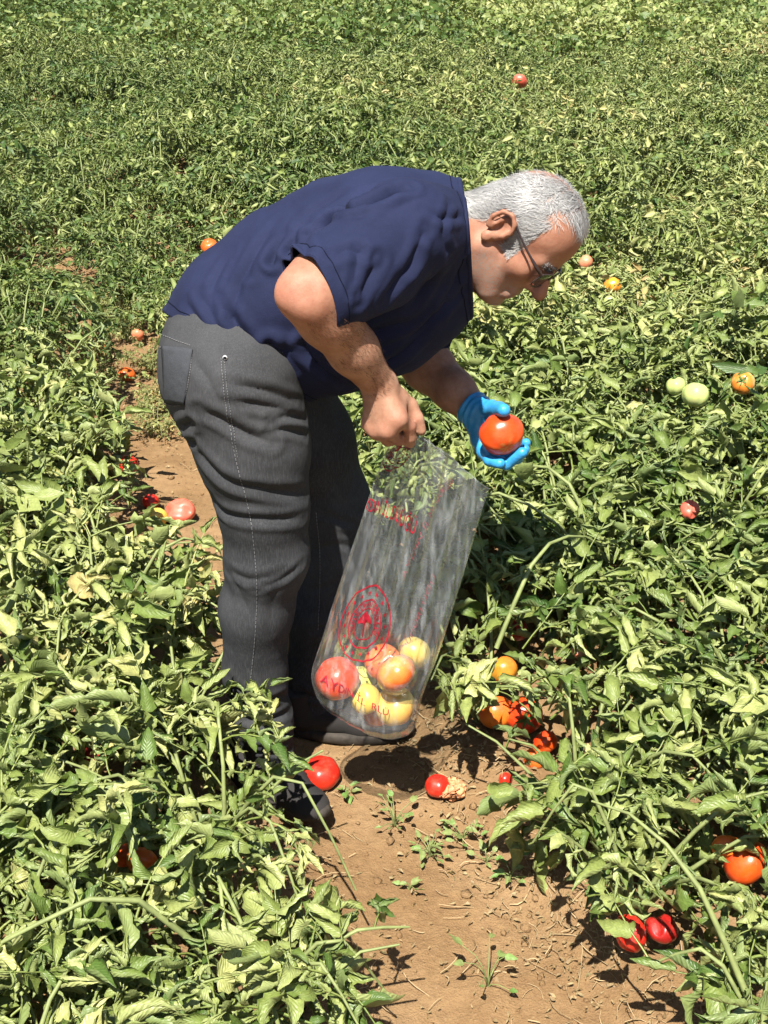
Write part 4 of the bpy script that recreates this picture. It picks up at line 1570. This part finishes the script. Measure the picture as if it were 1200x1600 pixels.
def tomato_mesh(r, sq, seed, lobes=None, nu=32, nv=18, rib=None, dent=0):
    rd = random.Random(seed)
    lobes = lobes or rd.choice([5, 6, 7]); rib = rd.uniform(.05, .11) if rib is None else rib
    ph = rd.uniform(0, 6)
    V = []; sc = []
    for i in range(nv + 1):
        th = math.pi * i / nv
        for j in range(nu):
            a = 2 * math.pi * j / nu
            s = math.sin(th)
            w = math.cos(lobes * a + ph) * .7 + math.cos((lobes - 2) * a + ph * 2) * .3
            rr = r * (1 + rib * w * (.25 + .75 * abs(math.cos(th)) ** 1.2) * s ** .6)
            z = r * sq * math.cos(th)
            z -= r * .17 * math.exp(-(s / .28) ** 2) * (1 if th < 1.57 else -.45)
            x = rr * s * math.cos(a); y = rr * s * math.sin(a)
            if dent:
                k = math.exp(-((x / r - .55) ** 2 + (z / r - .35) ** 2) / .12)
                x -= dent * r * k; z -= dent * r * k * .7
            V.append((x, y, z))
            sc.append(math.exp(-(s / .42) ** 2) * (.5 + .5 * math.cos(lobes * a + ph)) * (th > 1.57))
    F = [(i * nu + j, (i + 1) * nu + j, (i + 1) * nu + (j + 1) % nu, i * nu + (j + 1) % nu) for i in range(nv) for j in range(nu)]
    return np.array(V), np.array(F), np.array(sc)


def calyx(r, sq, seed):
    rd = random.Random(seed)
    A = Acc()
    for k in range(5):
        a = 6.283 * k / 5 + rd.uniform(-.2, .2); L = r * rd.uniform(.45, .7)
        V, F, uv = leaflet(L, L * .32, 1.0, -.5, rd.uniform(-.5, .5), 4, 2, 0, .3)
        A.add(V @ rotm(a, .25, 0).T + np.array([0, 0, r * sq * .86]), F, uv)
    A.tube(spline([(0, 0, r * sq * .82), (.002, 0, r * sq * 1.05), (.006, .003, r * sq * 1.25)], 5), [.0022, .002, .002, .0017, .0015], 5)
    return A


def tomato(p, r, look, sq, label, seed, tilt, group, with_calyx=False, rib=None, dent=0, lobes=None):
    V, F, sc = tomato_mesh(r, sq, seed, lobes, rib=rib, dent=dent)
    o = link('tomato', npmesh('tomato', V, F, attrs={'scar': sc}), tomato_material(look))
    o.location = p; o.rotation_euler = tilt
    tag(o, label, 'tomato', group)
    if with_calyx:
        c = bpy.data.objects.new('calyx', calyx(r, sq, seed).mesh('calyx')); c.data.materials.append(M_CALYX); COL.objects.link(c); c.parent = o
    return o


rt = random.Random(21)
for k, ((px, py, z, r, look, sq, lab), (p, r_)) in enumerate(zip(FRUIT, FPOS)):
    flat = z < .06
    tl = (rt.uniform(-.25, .25), rt.uniform(-.25, .25), rt.uniform(0, 6)) if flat else (rt.uniform(-1.2, 1.2), rt.uniform(-1.2, 1.2), rt.uniform(0, 6))
    if k == 0: tl = (.15, -.1, .8)
    tomato(p, r, look, sq, lab, 300 + k, tl, 'tomatoes lying among the plants and on the path', with_calyx=(look in ('palegreen',) or (not flat and k % 3 == 0)), dent=.35 if look in ('softred',) or 'split' in lab else 0)
# the shrivelled fruit beside the small red one at the foot of the bed
p = PZ(707, 1226, .045)
p[2] = float(gh(p[0], p[1])) + .018
V, F, sc = tomato_mesh(.027, .55, 77, 7, rib=.16)
V = V + np.array([[.006 * math.sin(v[0] * 500 + v[1] * 300) * .6, .004 * math.sin(v[2] * 700), .005 * math.sin(v[1] * 420)] for v in V])
o = link('tomato', npmesh('tomato', V, F, attrs={'scar': sc}), simple('shrivelled_skin', (.55, .24, .11), .6, .4, 0, 70, .4, .6, .006))
o.location = p
tag(o, 'shrivelled brownish orange tomato touching the small red one beside the path', 'tomato', 'tomatoes lying among the plants and on the path')

# the tomato in the gloved hand: blossom end turned to the camera
tomato(TOM, TOM_R, 'held', .90, 'bright red ribbed tomato held in the blue glove', 900, (math.radians(-62), math.radians(14), .4), 'tomatoes being picked', rib=.10, lobes=7)

# ------------------------------------------------------------------ the bag and what is in it
YB = 2.075
BAGT = [(527, 1060, 2.058, .0425, 'redorange', .95, 'large red orange tomato at the left side inside the clear bag'),
        (598, 1034, 2.090, .0360, 'pinkred', .90, 'pinkish red tomato on top of the pile inside the bag'),
        (619, 1052, 2.035, .0385, 'redgreen', .82, 'red tomato with a greenish shoulder, front centre in the bag'),
        (647, 1019, 2.125, .0330, 'yellow', .92, 'yellow tomato at the right behind the pile in the bag'),
        (561, 1066, 2.110, .0330, 'yellowgreen', .92, 'pale yellow green tomato in the middle of the pile in the bag'),
        (571, 1092, 2.055, .0300, 'yellow', .92, 'small yellow tomato low in the bag left of the ochre one'),
        (617, 1103, 2.050, .0400, 'ochre', .86, 'ochre orange tomato at the very bottom of the bag'),
        (588, 1112, 2.115, .0300, 'orange', .92, 'orange tomato lowest at the back of the bag')]
bagc = []
for k, (px, py, Yd, r, look, sq, lab) in enumerate(BAGT):
    p = P(px, py, Yd)
    tomato(p, r, look, sq, lab, 500 + k, (rt.uniform(-.9, -.2), rt.uniform(-.6, .6), rt.uniform(0, 6)), 'tomatoes in the clear bag', rib=.045)
    bagc.append((p, r))

TOPC = [(606, 700), (628, 688), (650, 682), (676, 694), (705, 716), (735, 742), (765, 764)]
LEFT = [(606, 700), (597, 722), (583, 758), (562, 822), (530, 915), (503, 1000), (487, 1052), (494, 1084), (505, 1102)]
RIGHT = [(765, 764), (757, 786), (748, 815), (733, 868), (708, 950), (686, 1020), (668, 1062), (658, 1090), (655, 1112)]
BOTT = [(505, 1102), (535, 1112), (562, 1124), (590, 1136), (618, 1140), (642, 1134), (655, 1112)]
def curve2(c): return spline(np.array([(a, b, 0) for a, b in c]), 101)[:, :2]
cT, cL, cR, cB = map(curve2, (TOPC, LEFT, RIGHT, BOTT))
def ev(c, t): x = np.clip(np.asarray(t), 0, 1) * 100; i = np.minimum(x.astype(int), 99); f = (x - i)[..., None]; return c[i] * (1 - f) + c[i + 1] * f


def tri(x): return 2 * np.abs(2 * (x - np.floor(x + .5))) - 1


def bag_point(s, v, front=True):
    """a point of the film; s runs left to right, v from mouth to bottom"""
    s = np.asarray(s, float); v = np.asarray(v, float)
    s_, v_ = s[..., None], v[..., None]
    q = (1 - v_) * ev(cT, s) + v_ * ev(cB, s) + (1 - s_) * ev(cL, v) + s_ * ev(cR, v) \
        - ((1 - s_) * (1 - v_) * cT[0] + s_ * (1 - v_) * cT[-1] + (1 - s_) * v_ * cB[0] + s_ * v_ * cB[-1])
    bul = (.006 + .034 * np.clip((v - .15) / .5, 0, 1) ** 1.3 + .045 * np.clip((v - .6) / .25, 0, 1)) * np.sqrt(np.clip(np.sin(math.pi * np.clip(s, 0, 1)), 0, 1)) * np.clip((1.02 - v) / .16, 0, 1) ** .5
    fade = np.clip(1.15 - v, .12, 1) ** 1.3
    edge = np.clip(np.sin(math.pi * np.clip(s, 0, 1)), 0, 1) ** .5
    pl = (.0075 * tri(6.0 * s + .35 * np.sin(3 * v) + .2) + .0045 * tri(13.0 * s + .5 * v + .1) + .0025 * np.sin(41 * s + 6 * v)) * fade
    cr = .0075 * (np.abs(np.sin(7 * s + 11 * v)) - np.abs(np.sin(13 * v - 6 * s + 1))) * np.clip(s - .35, 0, 1) * np.clip(.6 - v, 0, 1) * 3.2
    ph = 0.0 if front else .31
    if not front: pl = (.0075 * tri(5.0 * s + ph) + .004 * tri(11 * s + ph)) * fade
    yy = YB + (.012 - .012 * v) * 0 + (-1 if front else 1) * bul + (pl + cr) * edge
    D = _r * ((q[..., :1] - 600) / FPX) + _u * ((800 - q[..., 1:2]) / FPX) + _f
    D0 = D / D[..., 1:2]
    W_ = _c + D0 * YB                     # the sheet's own plane, at the bag's distance
    W_[..., 1] += yy - YB                 # film in front of and behind that plane
    return W_


def push_out(V):
    for p, r in bagc:
        d = V - p; L = np.linalg.norm(d, axis=-1)
        m = L < r * 1.02 + .002
        V[m] = p + d[m] / L[m][:, None] * (r * 1.02 + .002)
    return V


bag = empty('plastic_bag', P(600, 1136, YB))
tag(bag, 'clear plastic bag with red print and tomatoes in its bottom, held in the fist', 'bag')
ns_, nv_ = 110, 90
sg, vg = np.meshgrid(np.linspace(0, 1, ns_), np.linspace(0, 1, nv_), indexing='ij')
idx = np.arange(ns_ * nv_).reshape(ns_, nv_)
Fb = np.stack([idx[:-1, :-1], idx[1:, :-1], idx[1:, 1:], idx[:-1, 1:]], -1).reshape(-1, 4)


def film_material():
    m, nt, b = mat('clear_film')
    out = nt.nodes['Material Output']
    nt.nodes.remove(b)
    tr = nt.nodes.new('ShaderNodeBsdfTransparent'); tr.inputs[0].default_value = (.965, .975, .98, 1)
    gl = nt.nodes.new('ShaderNodeBsdfGlossy'); gl.inputs['Roughness'].default_value = .24
    df = nt.nodes.new('ShaderNodeBsdfDiffuse'); df.inputs[0].default_value = (.80, .84, .86, 1)
    tl = nt.nodes.new('ShaderNodeBsdfTranslucent'); tl.inputs[0].default_value = (.80, .84, .86, 1)
    v = posvec(nt)
    mp = N(nt, 'ShaderNodeMapping'); nt.links.new(v, mp.inputs[0]); mp.inputs['Scale'].default_value = (1, 1, .16)
    cr = noise(nt, mp.outputs[0], 70, 4, .6)
    bp = nt.nodes.new('ShaderNodeBump'); bp.inputs['Strength'].default_value = .5; bp.inputs['Distance'].default_value = .006
    nt.links.new(cr, bp.inputs['Height']); nt.links.new(bp.outputs[0], gl.inputs['Normal'])
    fr = nt.nodes.new('ShaderNodeLayerWeight'); fr.inputs['Blend'].default_value = .22
    nt.links.new(bp.outputs[0], fr.inputs['Normal'])
    m1 = nt.nodes.new('ShaderNodeMixShader'); m1.inputs[0].default_value = .5
    nt.links.new(df.outputs[0], m1.inputs[1]); nt.links.new(tl.outputs[0], m1.inputs[2])
    m2 = nt.nodes.new('ShaderNodeMixShader')
    hz = math_n(nt, 'ADD', .06, math_n(nt, 'MULTIPLY', ramp(nt, cr, [(.48, (0, 0, 0)), (.70, (1, 1, 1))]), .22))
    nt.links.new(hz, m2.inputs[0]); nt.links.new(tr.outputs[0], m2.inputs[1]); nt.links.new(m1.outputs[0], m2.inputs[2])
    m3 = nt.nodes.new('ShaderNodeMixShader')
    nt.links.new(math_n(nt, 'MULTIPLY', fr.outputs['Fresnel'], .45), m3.inputs[0]); nt.links.new(m2.outputs[0], m3.inputs[1]); nt.links.new(gl.outputs[0], m3.inputs[2])
    nt.links.new(m3.outputs[0], out.inputs['Surface'])
    return m


M_FILM = film_material()
for nm, fr in (('front_film', True), ('back_film', False)):
    V = push_out(bag_point(sg, vg, fr).reshape(-1, 3).copy())
    link(nm, npmesh(nm, V, Fb), M_FILM, bag)
# welded edges and the rolled lip of the mouth
A = Acc()
e = np.linspace(0, 1, 60)
lip = .5 * (bag_point(e, e * 0, True) + bag_point(e, e * 0, False)); A.tube(lip, .0010, 4)
bot = push_out(.5 * (bag_point(e, e * 0 + 1, True) + bag_point(e, e * 0 + 1, False))); A.tube(bot, .0013, 4)
lf = .5 * (bag_point(e * 0, e, True) + bag_point(e * 0, e, False)); A.tube(lf, .0008, 4)
link('seam', A.mesh('seam'), M_FILM, bag)

# red print on the film
M_INK = simple('red_ink', (.30, .010, .022), .5, .3, 0, 200, .3)


def print_on(name, V2, T, front=True):
    """V2: print drawn flat in (s, v) of the film"""
    W_ = push_out(bag_point(V2[:, 0], V2[:, 1], front).copy())
    W_[:, 1] += -.0012 if front else .0012
    return link(name, npmesh(name, W_, T, smooth=False), M_INK, bag)


def place2(V, s0, v0, sx, sy, rot=0.0):
    c, s = math.cos(rot), math.sin(rot)
    x = V[:, 0] * c - V[:, 1] * s; y = V[:, 0] * s + V[:, 1] * c
    return np.stack([s0 + x * sx, v0 - y * sy], 1)


def ring2(r0, r1, n=64):
    a = np.linspace(0, 2 * math.pi, n, endpoint=False)
    V = np.concatenate([np.stack([r0 * np.cos(a), r0 * np.sin(a)], 1), np.stack([r1 * np.cos(a), r1 * np.sin(a)], 1)])
    T = []
    for k in range(n): T += [(k, (k + 1) % n, n + (k + 1) % n), (k, n + (k + 1) % n, n + k)]
    return V, np.array(T)


def star2(r, cx, cy, rot):
    V = [(cx, cy)] + [(cx + (r if k % 2 == 0 else r * .42) * math.cos(rot + k * math.pi / 5), cy + (r if k % 2 == 0 else r * .42) * math.sin(rot + k * math.pi / 5)) for k in range(10)]
    return np.array(V), np.array([(0, 1 + k, 1 + (k + 1) % 10) for k in range(10)])


def emblem():
    Vs, Ts, n = [], [], 0
    def add(V, T):
        nonlocal n
        Vs.append(V[:, :2]); Ts.append(T + n); n += len(V)
    for r0, r1 in ((.955, 1.0), (.60, .64), (.39, .42)): add(*ring2(r0, r1))
    for k in range(16):
        a = 6.283 * k / 16
        add(*star2(.075, .80 * math.cos(a), .80 * math.sin(a), a))
    word = 'TARIM VE ORMAN BAKANLIĞI'
    for k, ch in enumerate(word):
        if ch == ' ': continue
        a = math.radians(205 - 230 * k / (len(word) - 1))
        V, T = GLYPH[ch]; V = V * .20
        V = V[:, :2] - V[:, :2].mean(0)
        ro = a - math.pi / 2
        x = V[:, 0] * math.cos(ro) - V[:, 1] * math.sin(ro) + .505 * math.cos(a); y = V[:, 0] * math.sin(ro) + V[:, 1] * math.cos(ro) + .505 * math.sin(a)
        add(np.stack([x, y], 1), T)
    # the leaf-and-stem device in the middle
    pts = [(-.02, .36), (-.26, .16), (-.31, .04), (-.10, .06), (0, -.02), (.10, .06), (.30, .02), (.20, .18)]
    add(np.array([(0, .14)] + pts), np.array([(0, 1 + k, 1 + (k + 1) % 8) for k in range(8)]))
    add(np.array([(-.025, .0), (.025, .0), (.02, -.33), (-.02, -.33)]), np.array([(0, 1, 2), (0, 2, 3)]))
    return np.concatenate(Vs), np.concatenate(Ts)


EV, ET = emblem()
# (s, v) scale: the sheet is about 0.19 m wide and 0.45 m tall
print_on('printed_emblem', place2(EV, .30, .565, .205, .080, .15), ET)
print_on('printed_emblem', place2(EV, .15, .07, .16, .125, .0), ET)
def name_on(key, s0, v0, ws, hv, slope, front=True, rot=0.0):
    V, T = GLYPH[key]
    w_ = V[:, 0].max() - V[:, 0].min()
    q_ = place2(V[:, :2], s0, v0, ws / w_, hv, rot)
    if not rot: q_[:, 1] += slope * V[:, 0] / w_
    print_on('printed_name', q_, T, front)


name_on('YDIN İL DLÜĞÜ', .245, .335, .52, .052, .045)
name_on('AYDIN İL  RLÜ', .37, .745, .52, .032, .05)
name_on('AYDIN İL MÜDÜRLÜĞÜ', .62, .30, .50, .036, 0, False, 1.2)
name_on('AYDIN İL MÜDÜRLÜĞÜ', .70, .62, .40, .034, 0, False, 1.3)

# ------------------------------------------------------------------ dry litter, clods and seedlings on the path
rl = random.Random(41)
M_DRY = leaf_material('dry_leaf')
for nd in M_DRY.node_tree.nodes:
    if nd.type == 'VALTORGB' and len(nd.color_ramp.elements) == 6:
        for el_, c in zip(nd.color_ramp.elements, ((.15, .09, .045), (.22, .14, .07), (.30, .20, .10), (.38, .27, .14), (.44, .34, .19), (.30, .20, .10))):
            el_.color = (*c, 1)


def litter_spot(r):
    k = r.random()
    w = r.uniform(-.5, 1.0) if k < .40 else r.uniform(1.0, 2.6) if k < .65 else r.uniform(2.6, 6.0)
    if w > 2.6: u = r.uniform(-.42, .45)
    elif r.random() < .70: u = r.gauss(.235, .075)
    elif r.random() < .5: u = r.gauss(-.19, .05)
    else: u = r.uniform(-.15, .2)
    return wu(u, w)


A = Acc()
for i in range(1500):
    x, y = litter_spot(rl)
    z = float(gh(x, y)) + rl.uniform(.002, .010) + (rl.random() < .15) * rl.uniform(0, .03)
    a = rl.uniform(0, 6.28); L = min(.11, rl.lognormvariate(-3.65, .6)); e_ = rl.uniform(-.18, .22)
    d = np.array([math.cos(a), math.sin(a), e_]) * L
    b_ = np.array([rl.gauss(0, .12), rl.gauss(0, .12), rl.uniform(0, .12)]) * L
    p0 = np.array([x, y, z])
    A.tube(spline([p0 - d / 2, p0 + b_, p0 + d / 2], 4), rl.uniform(.0005, .0013), 3, rl.random())
o = link('dry_stalks', A.mesh('dry_stalks'), M_STRAW)
tag(o, 'dry straw-coloured stalks strewn along the edges of the path', 'litter', None, 'stuff')
A = Acc()
for i in range(5200):
    x, y = litter_spot(rl)
    z = float(gh(x, y)) + rl.uniform(.002, .012)
    L = rl.uniform(.004, .017)
    V, F, uv = leaflet(L, L * rl.uniform(.4, .8), rl.uniform(.8, 4.5), rl.uniform(-1, 1.8), rl.uniform(-1.5, 1.5), 3, 2, 0, rl.random())
    A.add(V @ rotm(rl.uniform(0, 6.28), rl.uniform(-.3, .4), rl.uniform(-1, 1)).T + np.array([x, y, z]), F, uv, rl.random())
o = link('dry_leaf_litter', A.mesh('dry_leaf_litter'), M_DRY)
tag(o, 'crumpled dry brown leaf bits lying on the path', 'litter', None, 'stuff')
A = Acc()
ico = np.array([(0, 0, 1), (.894, 0, .447), (.276, .851, .447), (-.724, .526, .447), (-.724, -.526, .447), (.276, -.851, .447), (.724, .526, -.447), (-.276, .851, -.447), (-.894, 0, -.447), (-.276, -.851, -.447), (.724, -.526, -.447), (0, 0, -1)])
icf = np.array([(0, 1, 2), (0, 2, 3), (0, 3, 4), (0, 4, 5), (0, 5, 1), (1, 6, 2), (2, 7, 3), (3, 8, 4), (4, 9, 5), (5, 10, 1), (6, 7, 2), (7, 8, 3), (8, 9, 4), (9, 10, 5), (10, 6, 1), (11, 7, 6), (11, 8, 7), (11, 9, 8), (11, 10, 9), (11, 6, 10)])
for i in range(1500):
    u = rl.gauss(.02, .16) if rl.random() < .5 else rl.gauss(.2, .06); w = rl.uniform(-.5, 3.2)
    x, y = wu(u, w)
    r = min(.011, rl.lognormvariate(-5.75, .55))
    V = ico * (r * (1 + .3 * rng.standard_normal((12, 1)))) * np.array([1, 1, .7])
    A.add(V + np.array([x, y, float(gh(x, y)) + r * .25]), icf)
o = link('soil_clods', A.mesh('soil_clods', False), M_SOIL)
tag(o, 'small crumbs and clods of brown soil on the path', 'clods', None, 'stuff')

M_WEED = leaf_material('weed_leaf')
for nd in M_WEED.node_tree.nodes:
    if nd.type == 'VALTORGB' and len(nd.color_ramp.elements) == 6:
        for el_, c in zip(nd.color_ramp.elements, ((.06, .14, .02), (.09, .20, .03), (.13, .26, .05), (.18, .32, .08), (.22, .34, .10), (.24, .30, .10))):
            el_.color = (*c, 1)
WEEDS = [(616, 1292, .050, 13, 'upright green seedling nearest the red tomato on the path'), (672, 1335, .040, 16, 'low spreading seedling in the middle of the path'),
         (722, 1312, .040, 14, 'bushy green seedling below the shrivelled tomato'), (760, 1348, .030, 8, 'tiny seedling right of the low spreading one'),
         (798, 1378, .040, 10, 'green seedling at the foot of the right bed'), (640, 1390, .022, 5, 'smallest two leafed seedling on the bare path'),
         (762, 1545, .075, 7, 'tall thin seedling at the bottom of the path'), (543, 1243, .022, 6, 'tiny seedling just below the red tomato on the path')]
for k, (px, py, size, nl, lab) in enumerate(WEEDS):
    p = PZ(px, py, .0); p[2] = float(gh(p[0], p[1]))
    r_ = random.Random(70 + k)
    root = empty('seedling', p); tag(root, lab, 'seedling', 'green seedlings on the path')
    S_ = Acc()
    for i in range(nl):
        a = 6.283 * i / nl + r_.uniform(-.4, .4); hh = size * r_.uniform(.2, 1.0); ou = size * r_.uniform(.2, 1.0)
        tp = np.array([ou * math.cos(a), ou * math.sin(a), hh])
        S_.tube(spline([(0, 0, -.004), tp * np.array([.3, .3, .7]), tp], 4), [.0014, .0012, .001, .0008], 4)
        L = r_.uniform(.014, .026) * (1.3 if size > .07 else 1)
        V, F, uv = leaflet(L, L * .6, r_.uniform(.4, 1.4), r_.uniform(-.2, .8), r_.uniform(-.4, .4), 5, 4, 0, r_.random())
        B_ = Acc(); B_.add(V @ rotm(a + r_.uniform(-.6, .6), r_.uniform(-.2, .7), r_.uniform(-.5, .5)).T + tp, F, uv, r_.random())
        me = B_.mesh('leaf'); me.materials.append(M_WEED)
        o = bpy.data.objects.new('leaf', me); COL.objects.link(o); o.parent = root
    me = S_.mesh('stem'); me.materials.append(M_STEM)
    o = bpy.data.objects.new('stem', me); COL.objects.link(o); o.parent = root
